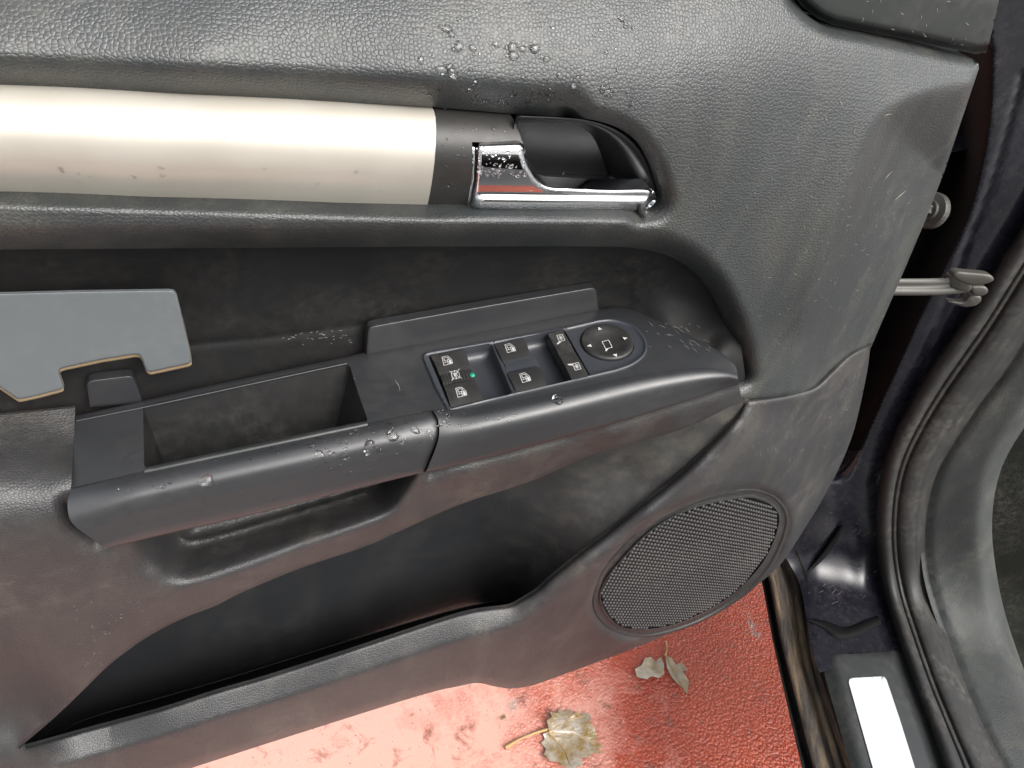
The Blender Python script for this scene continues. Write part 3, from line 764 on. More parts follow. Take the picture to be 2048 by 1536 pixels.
# mirror knob, dished
V = []; Fc = []; nth = 48; tth = np.linspace(0, 2*np.pi, nth, endpoint=False)
prof = [(1.0, -.006), (1.0, .0010), (.985, .0020), (.95, .0025), (.86, .0026), (.74, .0024), (.6, .0010), (.42, -.0001), (.2, -.0006), (0.02, -.0008)]
for s, h in prof:
    V += list(W3(kc+np.stack([krx*s*np.cos(tth), kry*s*np.sin(tth)], 1), np.full(nth, h)))
for r in range(len(prof)-1):
    for i in range(nth):
        j = (i+1) % nth; Fc.append((r*nth+i, r*nth+j, (r+1)*nth+j, (r+1)*nth+i))
Fc.append(tuple(range((len(prof)-1)*nth, len(prof)*nth))); mi = [0]*len(Fc)
def add_pr(vs, fs):
    b = len(V); V.extend(vs); Fc.extend([tuple(b+x for x in f) for f in fs]); mi.extend([1]*len(fs))
for px, ang in (((1199, 658), 0), ((1250, 677), 0), ((1179, 692), 180), ((1231, 711), 180)):
    c = loc([px], .0026)[0]; a = math.radians(ang+ (0))
    r = .0021; tri = [c+r*np.array([math.cos(a+math.radians(q)), math.sin(a+math.radians(q))]) for q in ((0, 130, 230) )]
    if px[0] in (1199,): tri = [c+r*np.array([math.cos(q), math.sin(q)]) for q in np.radians((90, 215, 325))]
    if px[0] == 1231: tri = [c+r*np.array([math.cos(q), math.sin(q)]) for q in np.radians((270, 35, 145))]
    add_pr([W3(t, [.0029])[0] for t in tri], [(0, 1, 2)])
ic = loc([(1214, 690)], 0)[0]
vs, fs = strokes([[(-.4, -.45), (.45, -.45), (.45, .5), (-.4, .5), (-.4, -.45)], ['fill', (-.4, -.45), (-.55, -.62), (-.5, -.75), (-.05, -.5)]], ic, np.array([1, .05])*.0066, np.array([.1, 1])*.0085, .0005, lambda p: .0003)
add_pr(vs, fs)
kn = mesh_obj('mirror_knob', V, Fc, None, mats=[MT['switch'], MT['print']], mi=mi); setp(kn, swp)
floor_k = mesh_obj('knob_well', list(W3(kc+np.stack([krx*1.3*np.cos(tth), kry*1.3*np.sin(tth)], 1), np.full(nth, -.005))), [tuple(range(nth))], MT['dark']); setp(floor_k, swp)

# ================================================================ lower door panel
open_top = [(40, 1494), (107, 1437), (161, 1386), (215, 1333), (256, 1301), (290, 1277), (334, 1252), (380, 1231), (432, 1211), (490, 1182), (608, 1134), (725, 1095), (800, 1062), (917, 1010), (1050, 967), (1112, 941), (1190, 908), (1308, 876), (1386, 850), (1464, 811)]
open_bot = [(1488, 808), (1478, 828), (1464, 846), (1386, 926), (1330, 975), (1269, 1023), (1210, 1070), (1151, 1115), (1100, 1157), (1075, 1180), (1050, 1196), (1019, 1212), (967, 1219), (913, 1231), (805, 1266), (698, 1302), (537, 1354), (430, 1385), (322, 1420), (161, 1464), (54, 1494)]
opening = np.vstack([cr(open_top, 4), cr(open_bot, 4)])
arm_under = [(150, 830), (143, 965), (137, 1008), (148, 1046), (216, 1094), (350, 1060), (500, 1027), (680, 982), (846, 941), (1000, 905), (1200, 851), (1340, 808), (1477, 764)]
low_bottom = cr([(1740, 700), (1734, 745), (1716, 830), (1702, 878), (1682, 928), (1650, 990), (1615, 1048), (1560, 1130), (1500, 1180), (1450, 1213), (1370, 1254), (1280, 1292), (1190, 1326), (1110, 1355), (1060, 1372), (1020, 1377), (985, 1372), (955, 1366), (920, 1372), (840, 1391), (600, 1466), (380, 1537), (200, 1596), (-120, 1700)], 4)
low_outer = np.vstack([[(-120, 838), (0, 831)], [(150, 816)], np.array(arm_under)[:], [(1484, 806), (1500, 804)], seam[::-1][1:], low_bottom])
lt = [(-120, 838, .022), (0, 832, .022), (100, 822, .022), (150, 816, .023), (-120, 900, .048), (0, 895, .048), (140, 890, .048), (-120, 960, .072), (0, 955, .074), (140, 950, .076), (-120, 1030, .090), (0, 1030, .091), (138, 1020, .091),
      (0, 1100, .095), (150, 1085, .094), (0, 1200, .093), (0, 1300, .090), (0, 1420, .086), (-120, 1300, .090), (-120, 1450, .086), (216, 1100, .094), (200, 1250, .092), (100, 1350, .088), (80, 1440, .085), (280, 1170, .095),
      (450, 1065, .096), (600, 1030, .097), (750, 990, .098), (846, 945, .100),
      (389, 1178, .096), (608, 1104, .097), (795, 1029, .098),
      (900, 932, .106), (1000, 908, .107), (1200, 854, .110), (1340, 812, .111), (1470, 774, .109), (917, 1008, .090), (1050, 960, .090), (1190, 903, .093), (1308, 872, .097), (1400, 842, .099), (1480, 800, .098),
      (1500, 806, .094), (1560, 800, .088), (1640, 775, .077), (1742, 700, .053), (1700, 722, .062),
      (-120, 1540, .102), (54, 1500, .103), (322, 1430, .103), (698, 1320, .104), (967, 1240, .106), (1060, 1215, .107), (1180, 1120, .108), (1290, 1030, .108), (1400, 940, .106), (1470, 868, .102), (1500, 825, .096),
      (300, 1530, .103), (600, 1430, .103), (900, 1350, .103), (1040, 1375, .104), (1040, 1300, .107), (1200, 1322, .103), (-120, 1690, .100),
      (1190, 1200, .107), (1300, 1080, .106), (1400, 1110, .104), (1500, 980, .099), (1480, 1150, .099), (1570, 1080, .092), (1600, 960, .089), (1560, 880, .092), (1640, 870, .075), (1700, 870, .060), (1660, 960, .066), (1560, 1128, .086), (1280, 1290, .102), (1732, 745, .052)]
low_tps = TPS(lt, 1e-5)
ridge_c = cr([(300, 1168), (334, 1182), (389, 1178), (490, 1151), (608, 1104), (725, 1061), (795, 1029), (823, 990), (842, 958)], 5)
liner = cr([(365, 1078), (385, 1082), (430, 1073), (520, 1048), (640, 1012), (730, 984)], 5)
band_top = cr([(860, 946), (1000, 910), (1200, 856), (1340, 813), (1477, 770)], 5)
spk_ring = cr([(1186, 1216), (1217, 1257), (1276, 1275), (1330, 1268), (1393, 1247), (1455, 1214), (1510, 1172), (1548, 1124), (1572, 1070), (1577, 1030), (1557, 997), (1528, 982), (1490, 977), (1422, 988), (1334, 1024), (1276, 1063), (1217, 1122), (1193, 1168)], 5, closed=True)
top_sh = np.array([(-120, 838), (0, 831), (150, 816)])
scoop_poly = np.vstack([ridge_c, [(842, 958), (846, 941), (680, 982), (500, 1027), (350, 1060), (230, 1090), (262, 1130)]])
arm_l = np.array([(846, 930), (680, 970), (500, 1015), (350, 1048), (230, 1078)])
lt_edge = np.array([(137, 1008), (148, 1046), (195, 1078)]); ob_c = cr(open_bot, 3); ot_c = cr(open_top, 3)
def low_fn(uv):
    d = low_tps(uv)
    a, b_ = sdist(uv, ridge_c), sdist(uv, arm_l)
    ends = np.minimum(a/45., 1)
    g = a/(a+b_+1e-6); g = np.where(inside(uv, scoop_poly), g, 0)
    endf = sst(uv[:, 0], 250, 400)*sst(855-uv[:, 0], 0, 95)
    d = d-.055*sst(g, .04, .95)**.9*endf
    x = np.clip(1-sdist(uv, lt_edge)/40, 0, 1); d = d-.006*x**1.6*sst(uv[:, 1], 960, 1010)
    s = sdist(uv, liner); d = d+.0025*np.exp(-(s/6.)**2)
    # the face under the ridge leans back to the pocket opening
    s = sdist(uv, ot_c); low = uv[:, 0] < 870
    x = np.clip(1-s/60, 0, 1)*sst(870-uv[:, 0], 0, 90)*sst(uv[:, 0], 60, 330); d = d-.010*x**1.5
    x = np.clip(1-s/7, 0, 1); d = d-.002*x**2
    s = sdist(uv, ob_c)
    wdt = np.interp(uv[:, 0], [0, 960, 1100, 1500], [52, 48, 30, 22]); amp = np.interp(uv[:, 0], [20, 60, 220, 960, 1100, 1500], [.0, .003, .0145, .0145, .009, .006])
    x = np.clip(1-s/wdt, 0, 1); k_ = sst(uv[:, 0], 980, 1100); d = d-amp*(x*(1-k_)+x**1.7*k_); x = np.clip(1-s/4, 0, 1); d = d-.0016*x**2
    x = np.clip(1-sdist(uv, low_bottom)/18, 0, 1); d = d-.007*x**2
    x = np.clip(1-sdist(uv, band_top)/22, 0, 1)*(uv[:, 0] > 846); d = d-.0075*x**1.5
    x = np.clip(1-sdist(uv, seam)/7, 0, 1); d = d-.002*x**2
    s = sdist(uv, spk_ring, True); ins_ = inside(uv, spk_ring); s = np.where(ins_, s, -s)
    d = d-.0055*sst(s, -11, 3)+0.0003*np.exp(-((s+16)/6.)**2)
    return PD(uv, d)
spk_in0 = cr([(1201, 1202), (1225, 1243), (1264, 1259), (1330, 1254), (1393, 1232), (1450, 1200), (1495, 1161), (1530, 1118), (1553, 1066), (1558, 1030), (1540, 1008), (1515, 998), (1490, 995), (1393, 1014), (1305, 1060), (1232, 1134), (1207, 1170)], 5, closed=True)
spk_hole = spk_ring+(spk_ring.mean(0)-spk_ring)*.05
patch('lower_trim_panel', low_outer, [opening, spk_hole], low_fn, MT['leather_lower'], door, step=8, rings=(3, 7, 12, 18), back=(0, .003, -.001), extra=[ridge_c, ridge_c+[0, 6], liner, liner+[0, 5], liner-[0, 5]])

# ---- map pocket interior: back wall and end wall
pk_tps = TPS([(0, 1540, .020), (0, 1380, .020), (300, 1180, .020), (300, 1500, .020), (600, 1080, .020), (600, 1400, .020), (900, 960, .020), (900, 1280, .020), (1000, 1120, .022),
              (1000, 950, .024), (1060, 930, .034), (1110, 915, .046), (1200, 880, .062), (1300, 860, .074), (1400, 830, .084), (1470, 795, .088),
              (1060, 1020, .036), (1110, 1040, .050), (1180, 960, .056), (1250, 930, .064), (1350, 880, .078), (1080, 1120, .052), (1060, 1220, .044),
              (1105, 1175, .084), (1155, 1130, .094), (1270, 1040, .098), (1390, 945, .098), (1470, 862, .093), (1496, 820, .090)], 1e-5)
pk_outer = np.array([(-40, 1560), (60, 1420), (180, 1300), (330, 1190), (600, 1080), (900, 960), (1110, 905), (1300, 850), (1470, 790), (1500, 800), (1500, 830), (1400, 945), (1280, 1045), (1160, 1140), (1110, 1185), (1060, 1240), (700, 1345), (300, 1470)], float)
def pk_fn(uv):
    return PD(uv, pk_tps(uv))
m_, n_, b__ = new_mat('pocket_wall'); 
# one moulding: lit tone put into its colour towards the front end, with dust
pm = grained('pocket_wall_grained', (.011, .012, .0135), .0019, .00016, rough=.5, dust=.12)
pn = pm.node_tree; pb = pn.nodes['Principled BSDF']; lk = pb.inputs['Base Color'].links[0].from_socket
pco = tc(pn); sp3 = nd(pn, 'ShaderNodeSeparateXYZ'); pn.links.new(pco, sp3.inputs[0])
xx = mth(pn, 'ADD', sp3.outputs[0], mth(pn, 'MULTIPLY', mth(pn, 'SUBTRACT', noise(pn, pco, 20, 4), .5), .10))
mr = nd(pn, 'ShaderNodeMapRange'); mr.inputs[1].default_value = .03; mr.inputs[2].default_value = .15; pn.links.new(xx, mr.inputs[0])
dm = ramp(pn, noise(pn, pco, 45, 6, .65), [(.45, 0), (.72, .5)])
pn.links.new(mix(pn, mr.outputs[0], lk, mix(pn, dm, (.034, .034, .033), (.12, .11, .09))), pb.inputs['Base Color'])
patch('map_pocket', pk_outer, [], pk_fn, pm, door, step=9, rings=(), skirt=False)
# pocket floor between back wall and lip, plus the liner's thin rim
fl_b = PD(resample([(-40, 1545), (300, 1455), (700, 1335), (1010, 1240), (1100, 1190)], n=30), .021)
lr = resample(cr([(130, 1462), (160, 1444), (220, 1424), (430, 1365), (700, 1281), (900, 1222), (985, 1204), (1015, 1203), (1040, 1206)], 5), n=50)
rows = [PD(lr+[0, 3.5], .050), PD(lr+[0, .6], .0535), PD(lr-[0, .8], .0540), PD(lr-[0, 1.2], .051)]
lin_loft('pocket_liner_rim', rows, MT['pocket'], door, reg=False)
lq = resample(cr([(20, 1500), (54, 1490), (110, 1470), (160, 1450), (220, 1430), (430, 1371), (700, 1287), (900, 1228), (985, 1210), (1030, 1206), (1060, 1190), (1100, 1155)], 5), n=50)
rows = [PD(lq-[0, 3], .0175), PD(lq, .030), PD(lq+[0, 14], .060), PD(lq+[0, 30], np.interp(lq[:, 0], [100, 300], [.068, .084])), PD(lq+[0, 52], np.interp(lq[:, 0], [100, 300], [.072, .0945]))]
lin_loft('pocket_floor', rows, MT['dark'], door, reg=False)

# ---- speaker: ring and dotted grille
sp_d = low_tps(spk_in0.mean(0)[None])[0]
cen3 = PD(spk_in0, low_tps(spk_in0)-.0042); o3 = cen3.mean(0); u_, s_, vt = np.linalg.svd(cen3-o3); SN = vt[2]
if (CAM-o3) @ SN < 0: SN = -SN
SX = np.array([1., 0, 0]); SX -= SN*(SX @ SN); SX /= np.linalg.norm(SX); SY = np.cross(SN, SX)
def PS(uv, h=0.):
    r = rays(uv); t = ((o3-CAM) @ SN+np.asarray(h))/(r @ SN); return CAM+r*t[:, None]
spk = empty('_tmp', (0, 0, 0), '', '')
bpy.data.objects.remove(spk)
sr = resample(spk_ring, n=121, closed=True); si = resample(spk_in0, n=121, closed=True)
# align starting points by angle
def by_angle(p, n=120):
    c = spk_in0.mean(0); a = np.arctan2(p[:, 1]-c[1], p[:, 0]-c[0]); o = np.argsort(a); p = p[o]; a = a[o]
    tt_ = np.linspace(-np.pi, np.pi, n, endpoint=False); return np.stack([np.interp(tt_, a, p[:, k], period=2*np.pi) for k in (0, 1)], 1)
RO = by_angle(refine(spk_ring, 2)); RI = by_angle(refine(spk_in0, 2))
rows = []
for f, h in ((-.10, -.006), (.0, -.0018), (.10, -.0008), (.22, -.0007), (.30, -.0016), (.45, -.0024), (.76, -.0025), (.86, -.0018), (.92, .0000), (.97, .0003), (1.04, -.0002), (1.1, -.003)):
    q = RO+(RI-RO)*f; q = np.vstack([q, q[:1]]); rows.append(PS(q, h))
grl = lin_loft('speaker_ring', rows, MT['grille'], door)
gr = patch('speaker_grille', by_angle(refine(spk_in0, 2)), [], lambda uv: PS(uv, -.0016), MT['dark'], door, step=20, rings=(), skirt=False)
# raised dots
loc3 = (PS(RI)-o3); sx = loc3 @ SX; sy = loc3 @ SY; poly2 = np.stack([sx, sy], 1)
pitch = .0058; V = []; Fc = []
gxs = np.arange(sx.min(), sx.max(), pitch*.92); gys = np.arange(sy.min(), sy.max(), pitch)
pts = []
for i, x in enumerate(gxs):
    for y in gys: pts.append((x, y+(i % 2)*pitch*.5))
pts = np.array(pts); dsel = sdist(pts, poly2, True); pts = pts[inside(pts, poly2) & (dsel > pitch*.35)]
ra = pitch*.40
for x, y in pts:
    b = len(V); 
    for rr2, h in ((1.0, -.0012), (.85, .0000), (.40, .0007)):
        for k in range(6):
            a = k*math.pi/3; V.append(o3+SX*(x+ra*rr2*1.05*math.cos(a))+SY*(y+ra*rr2*math.sin(a))+SN*h)
    for r in range(2):
        for k in range(6):
            j = (k+1) % 6; Fc.append((b+r*6+k, b+r*6+j, b+(r+1)*6+j, b+(r+1)*6+k))
    Fc.append(tuple(b+12+k for k in range(6)))
# thin webs linking the dots in rows
dots = mesh_obj('grille_dots', V, Fc, MT['grille']); setp(dots, gr); dots['kind'] = 'stuff'
print('dots', len(pts))

# ---- painted door shell behind the trim (hidden core)
shell_px = np.array([(-120, -180), (1560, -180), (1660, 40), (1925, 120), (1860, 330), (1770, 560), (1705, 700), (1665, 870), (1580, 1020), (1530, 1100), (1420, 1170), (1250, 1240), (1040, 1310), (380, 1450), (-120, 1600)], float)
dsh = np.interp(shell_px[:, 1], [100, 700, 1300], [.004, .01, .06])
pf = PD(shell_px, .004*np.ones(len(shell_px))); 
pf = PD(shell_px, np.interp(shell_px[:, 1], [100, 700, 900, 1300], [.000, .006, .012, .012]))
pf2 = pf.copy(); pf2[:, 1] = .05; k = len(pf)
pf0 = pf.copy(); pf0[:, 1] = np.maximum(pf0[:, 1], -.02)
V = list(pf)+list(pf2); Fc = [(i, (i+1) % k, k+(i+1) % k, k+i) for i in range(k)]+[tuple(range(k, 2*k))]
sh = mesh_obj('door_shell', V, Fc, MT['shell'], smooth=False); setp(sh, door)

# ================================================================ the car body
car = empty('car', (float((CF*(S0+.4)+CL*-.6)[0]), float((CF*(S0+.4)+CL*-.6)[1]), 0), 'dark purple-black car at the right, its door opening with hinge pillar, rubber seal and sill', 'car')
S = cr([(2140, 300), (2090, 378), (2048, 452), (2000, 530), (1950, 612), (1895, 690), (1850, 758), (1808, 832), (1778, 900), (1762, 960), (1755, 1030), (1756, 1100), (1768, 1180), (1792, 1260), (1822, 1350), (1856, 1440), (1888, 1536), (1930, 1680)], 5)
S2 = cr([(2260, 380), (2190, 470), (2130, 560), (2070, 650), (2012, 740), (1955, 815), (1905, 890), (1872, 950), (1856, 1010), (1850, 1070), (1854, 1140), (1868, 1200), (1892, 1270), (1922, 1350), (1955, 1430), (1990, 1500), (2025, 1560), (2090, 1700)], 5)
NS_ = 90; Sa = resample(S, n=NS_); Sb = resample(S2, n=NS_)
rows = []
for f, o in ((-.04, -.012), (0, .002), (.06, .012), (.16, .018), (.25, .0165), (.29, .0135), (.31, .0105), (.325, .0135), (.37, .0145), (.40, .012), (.415, .0085), (.43, .0125), (.50, .016), (.62, .0175), (.76, .015), (.80, .0125), (.83, .0125), (.88, .009), (.96, .004), (1.0, .001), (1.03, -.010)):
    q = Sa+(Sb-Sa)*f; rows.append(PB(q, o))
lin_loft('weatherstrip', rows, MT['rubber'], car)
rows = []
for f, o in ((.395, .0098), (.405, .0112), (.42, .0112), (.43, .0092)):
    q = Sa+(Sb-Sa)*f; rows.append(PB(q, o))
# painted jamb
jl = [(1985, -140), (1985, -20), (1940, 60), (1900, 130), (1800, 350), (1700, 560), (1640, 760), (1590, 950), (1560, 1090), (1575, 1120), (1600, 1170), (1612, 1230), (1622, 1290), (1632, 1330), (1640, 1345)]
jamb = np.vstack([cr(jl, 3), [(1700, 1330), (1800, 1325)], (Sa[::-1]+[12, 0])[(Sa[::-1][:, 1] < 1320)], [(2160, -140)]])
groove = cr([(1975, 100), (1972, 200), (1960, 300), (1930, 420), (1885, 520), (1840, 610), (1790, 720), (1745, 820), (1712, 900), (1690, 960)], 5)
gpoly = np.vstack([groove, [(1400, 960), (1400, 60), (1975, 60)]])
crack = cr([(2045, 150), (2020, 240), (1990, 340), (1970, 400), (1930, 500), (1890, 610), (1855, 700), (1825, 790), (1790, 880), (1745, 970)], 5)
def jamb_fn(uv):
    o = np.zeros(len(uv))
    s = sdist(uv, groove); s = np.where(inside(uv, gpoly), s, -s)
    o = o-.13*sst(s, -14, 60)*sst(1000-uv[:, 1], 0, 200)
    s = sdist(uv, crack); o = o-.0035*np.exp(-(s/5.)**2)-.006*sst(sdist(uv, S), 45, 0)
    # concave foot towards the sill, with dents
    o = o+.004*np.exp(-(((uv[:, 0]-1660)/45)**2+((uv[:, 1]-1010)/60)**2))
    o = o-.004*np.exp(-(((uv[:, 0]-1700)/30)**2+((uv[:, 1]-1120)/90)**2))
    o = o-.010*sst(1640-uv[:, 0], 0, 60)*sst(uv[:, 1], 1050, 1150)
    return PB(uv, o)
jo = patch('painted_door_jamb', jamb, [], jamb_fn, MT['paint'], car, step=9, rings=(), skirt=False, extra=[groove+[9.5, 3], groove+[14.5, 5]])
jo.data.materials.append(MT['dark'])
fc = np.array([tuple(p.center) for p in jo.data.polygons]); fuv = to_uv(fc)
blk = (inside(fuv, gpoly) | (sdist(fuv, groove) < 12)) & (fuv[:, 1] < 900)  # jamb faces beside the door coloured black to stand for the gap's shade
jo.data.polygons.foreach_set('material_index', blk.astype(int))
# black sealant bead across the jamb foot
def ribbon(name, px, w, off, mat, parent, h=.003):
    p = resample(cr(px, 6), step=6); t = np.gradient(p, axis=0); t /= np.linalg.norm(t, axis=1)[:, None]; nn = np.stack([-t[:, 1], t[:, 0]], 1)
    ww = np.interp(np.linspace(0, 1, len(p)), np.linspace(0, 1, len(w)), w)[:, None]
    rows = [PB(p-nn*ww, off-.002), PB(p-nn*ww*.6, off+h*.8), PB(p, off+h), PB(p+nn*ww*.6, off+h*.8), PB(p+nn*ww, off-.002)]
    return lin_loft(name, rows, mat, parent, reg=False)
ribbon('sealant_bead', [(1618, 1240), (1650, 1250), (1680, 1266), (1710, 1262), (1740, 1248), (1760, 1240)], [3, 9, 14, 13, 14, 10], .001, MT['dark'], car, .003)
ribbon('sealant_bead', [(1616, 1142), (1640, 1118), (1665, 1085), (1685, 1052)], [3, 6, 7, 4], .004, MT['dark'], car, .002)
# sill plate with sticker
sl_l = cr([(1640, 1306), (1652, 1360), (1672, 1430), (1700, 1536), (1740, 1690)], 4)
sillp = np.vstack([[(1640, 1306), (1700, 1308), (1762, 1303), (1800, 1300)], (Sa+[14, 0])[(Sa[:, 1] > 1305)], sl_l[::-1]])
ledge = cr([(1668, 1306), (1690, 1400), (1726, 1536), (1770, 1690)], 4)
def sill_fn(uv):
    o = np.full(len(uv), .004); s = sdist(uv, ledge); left = uv[:, 0] < np.interp(uv[:, 1], ledge[:, 1], ledge[:, 0])
    s = np.where(left, s, -s); o = o-.014*sst(s, -8, 40)
    x = np.clip(1-np.abs(uv[:, 1]-(1306-(uv[:, 0]-1640)*.03))/7, 0, 1); o = o-.004*x**2
    o = o-.008*sst(sdist(uv, S), 26, 0)
    return PB(uv, o)
sp_ = patch('sill_plate', sillp, [], sill_fn, MT['sill'], car, step=9, rings=(3,), back=(0, 0, -.01))
stk = np.vstack([cr([(1698, 1366), (1699, 1359), (1706, 1356)], 3), [(1740, 1354)], cr([(1762, 1353), (1769, 1354), (1774, 1362)], 3), [(1800, 1440), (1830, 1536), (1872, 1680), (1784, 1680), (1746, 1536)]])
s_ = patch('sill_sticker', stk, [], lambda uv: PB(uv, .0055-.0*uv[:, 0]), MT['white'], car, step=14, rings=(), back=(0, 0, -.001)); s_.parent = sp_; s_.matrix_parent_inverse = sp_.matrix_basis.inverted()
# sill outer channel: muddy strips and rubber edge
def strip(name, left, right, prof, mat, parent):
    a = resample(cr(left, 5), n=40); b = resample(cr(right, 5), n=40)
    lin_loft(name, [PB(a+(b-a)*f, o) for f, o in prof], mat, parent, reg=False)
strip('muddy_sill_channel', [(1520, 1110), (1540, 1165), (1560, 1270), (1590, 1390), (1628, 1536), (1672, 1690)], [(1590, 1100), (1614, 1170), (1626, 1290), (1645, 1370), (1700, 1536), (1745, 1690)],
      ((-.02, -.05), (0, -.030), (.12, -.026), (.30, -.027), (.42, -.026), (.46, -.032), (.55, -.034), (.60, -.026), (.70, -.022), (.80, -.022), (.84, -.028), (.90, -.014), (1.04, -.003)), MT['mud'], car)
strip('outer_sill_rubber', [(1505, 1115), (1524, 1168), (1545, 1280), (1572, 1400), (1604, 1536), (1645, 1690)], [(1522, 1110), (1544, 1165), (1566, 1280), (1594, 1400), (1632, 1536), (1676, 1690)],
      ((0, -.16), (.01, -.052), (.12, -.044), (.25, -.046), (.4, -.062), (.8, -.064), (1.05, -.045)), MT['rubber'], car)
# kick panel and carpet
kp_r = cr([(2200, 700), (2110, 770), (2052, 850), (2010, 920), (1990, 985), (1984, 1060), (1992, 1140), (2006, 1210), (2025, 1275), (2060, 1370), (2110, 1480), (2200, 1620)], 4)
kp = np.vstack([Sb[Sb[:, 1] < 1700]-[9, 0], kp_r[::-1]])
def kick_fn(uv):
    o = np.full(len(uv), .001); s = sdist(uv, S2); x = np.clip(1-s/20, 0, 1); o = o+.004-.007*x**2
    s = sdist(uv, kp_r); x = np.clip(1-s/34, 0, 1); o = o-.022*x**2
    o = o+.03*sst(s, 150, 0)*0
    return PB(uv, o+.012*sst(sdist(uv, S2), 0, 120), .2)
patch('kick_panel', kp, [], kick_fn, MT['kick'], car, step=10, rings=(3, 7, 12), back=(float(CF[0]*.03), float(CF[1]*.03), -.01))
cp = np.vstack([kp_r-[14, 0], [(2400, 1620), (2400, 700)]])
patch('footwell_carpet', cp, [], lambda uv: PB(uv, -.05), MT['carpet'], car, step=30, rings=(), skirt=False)
# front wing of the car beyond the hinges: hides behind the door, seen in reflections
def wing():
    s0, s1 = S0+.07, S0+1.25; w1, w0 = -.30, -.50
    prof = [(w1-.06, .26), (w1-.01, .33), (w1, .5), (w1-.005, .68), (w1-.03, .82), (w1-.09, .93), (w1-.2, .99), (w1-.6, 1.02)]
    V = []; Fc = []; ss = np.linspace(s0, s1, 12)
    for s in ss:
        e = 1-.06*max(0, (s-s0-.7)/.5)**2
        for w, z in prof:
            p = CF*s+CL*(w); V.append((p[0], p[1], z*e))
    k = len(prof)
    for i in range(len(ss)-1):
        for j in range(k-1): Fc.append((i*k+j, i*k+j+1, (i+1)*k+j+1, (i+1)*k+j))
    o = mesh_obj('front_wing', V, Fc, MT['shell']); setp(o, car)
wing()
def carbox(name, s0, s1, secs, mat):
    # skin swept along the car: secs is a list of (w, z) across it
    V = []; Fc = []; n_ = 10; k = len(secs)
    for i in range(n_+1):
        s_ = s0+(s1-s0)*i/n_
        for w, z in secs: p = CF*s_+CL*w; V.append((p[0], p[1], z))
    for i in range(n_):
        for j in range(k-1): Fc.append((i*k+j, i*k+j+1, (i+1)*k+j+1, (i+1)*k+j))
    o = mesh_obj(name, V, Fc, mat); setp(o, car); return o
carbox('sill', -1.0, -.52, [(-.44, .20), (-.42, .26), (-.43, .31), (-.47, .335), (-.60, .345), (-.64, .30), (-1.9, .26)], MT['shell'])  # this and the next three: unseen car parts added to block red ground bounce
carbox('added_rear_door', -2.0, -1.0, [(-.45, .22), (-.40, .34), (-.38, .55), (-.39, .78), (-.45, .90), (-.62, 1.36)], MT['shell'])
carbox('added_seat', -.95, -.45, [(-.72, .34), (-.70, .55), (-.78, .62), (-1.1, .60), (-1.2, .52)], MT['carpet'])
carbox('added_seat_back', -1.15, -.98, [(-.72, .5), (-.70, 1.05), (-.8, 1.2), (-1.1, 1.2), (-1.2, 1.05)], MT['carpet'])
# hinge-side torx bolt with washer
def disc_stack(name, c, axis, prof, mat, parent, n=28, label=None, squash=None, jag=0):
    axis = np.array(axis, float); axis /= np.linalg.norm(axis); a = np.cross(axis, [0, 0, 1.]); a /= np.linalg.norm(a); b = np.cross(axis, a); V = []; Fc = []
    for r, h in prof:
        for i in range(n):
            t = 2*math.pi*i/n; V.append(c+axis*h+(a*math.cos(t)+b*math.sin(t))*r*(1+(jag*math.cos(6*t) if jag and r > 0 else 0)))
    for r in range(len(prof)-1):
        for i in range(n):
            j = (i+1) % n; Fc.append((r*n+i, r*n+j, (r+1)*n+j, (r+1)*n+i))
    Fc.append(tuple(range((len(prof)-1)*n, len(prof)*n)))
    o = mesh_obj(name, V, Fc, mat, smooth=False); setp(o, parent); return o
bc = PB([(1862, 421)], .03)[0]
bax = -M[:, 0]*.86-FW*.42+M[:, 1]*.05; bax /= np.linalg.norm(bax)
bolt = disc_stack('hinge_bolt', bc, bax, [(.004, -.012), (.008, -.004), (.0175, -.004), (.0178, .000), (.0165, .002), (.0105, .003), (.0100, .006), (.0095, .0062)], MT['greasy'], car)
hd = disc_stack('bolt_head', bc+bax*.0062, bax, [(.0062, 0), (.0062, .0085), (.0052, .0098), (.002, .0098)], MT['metal'], car, jag=.13)
hd.parent = bolt; hd.matrix_parent_inverse = bolt.matrix_basis.inverted()
# check strap
ck = [(1700, 574), (1780, 573), (1850, 572), (1900, 569), (1935, 566)]
def strapP(px, d): return PD(np.array(px, float), d)
dk = np.array([.10, .085, .07, .055, .045])
ckp = cr(np.hstack([np.array([(1700, 572), (1780, 573), (1850, 573), (1900, 571), (1940, 566)]), dk[:, None]]), 6)
rows = []
for dv, dd in ((-16, -.004), (-16, .000), (-5, .001), (-4, -.001), (4, -.001), (5, .001), (15, .001), (18, -.003), (18, -.012)):
    rows.append(PB(ckp[:, :2]+np.array([0, dv*1.]), ckp[:, 2]+dd))
strap = lin_loft('check_strap', rows, MT['metal'], car, reg=False)
def flatplate(name, px, d, th, mat, parent):
    px = np.array(px, float)
    return patch(name, cr(px, 3, closed=True), [], lambda uv: PB(uv, d-(.0016)*np.clip(1-sdist(uv, cr(px, 3, closed=True), True)/5, 0, 1)**2), mat, parent, step=8, rings=(2, 4), back=(0, th, -.0))
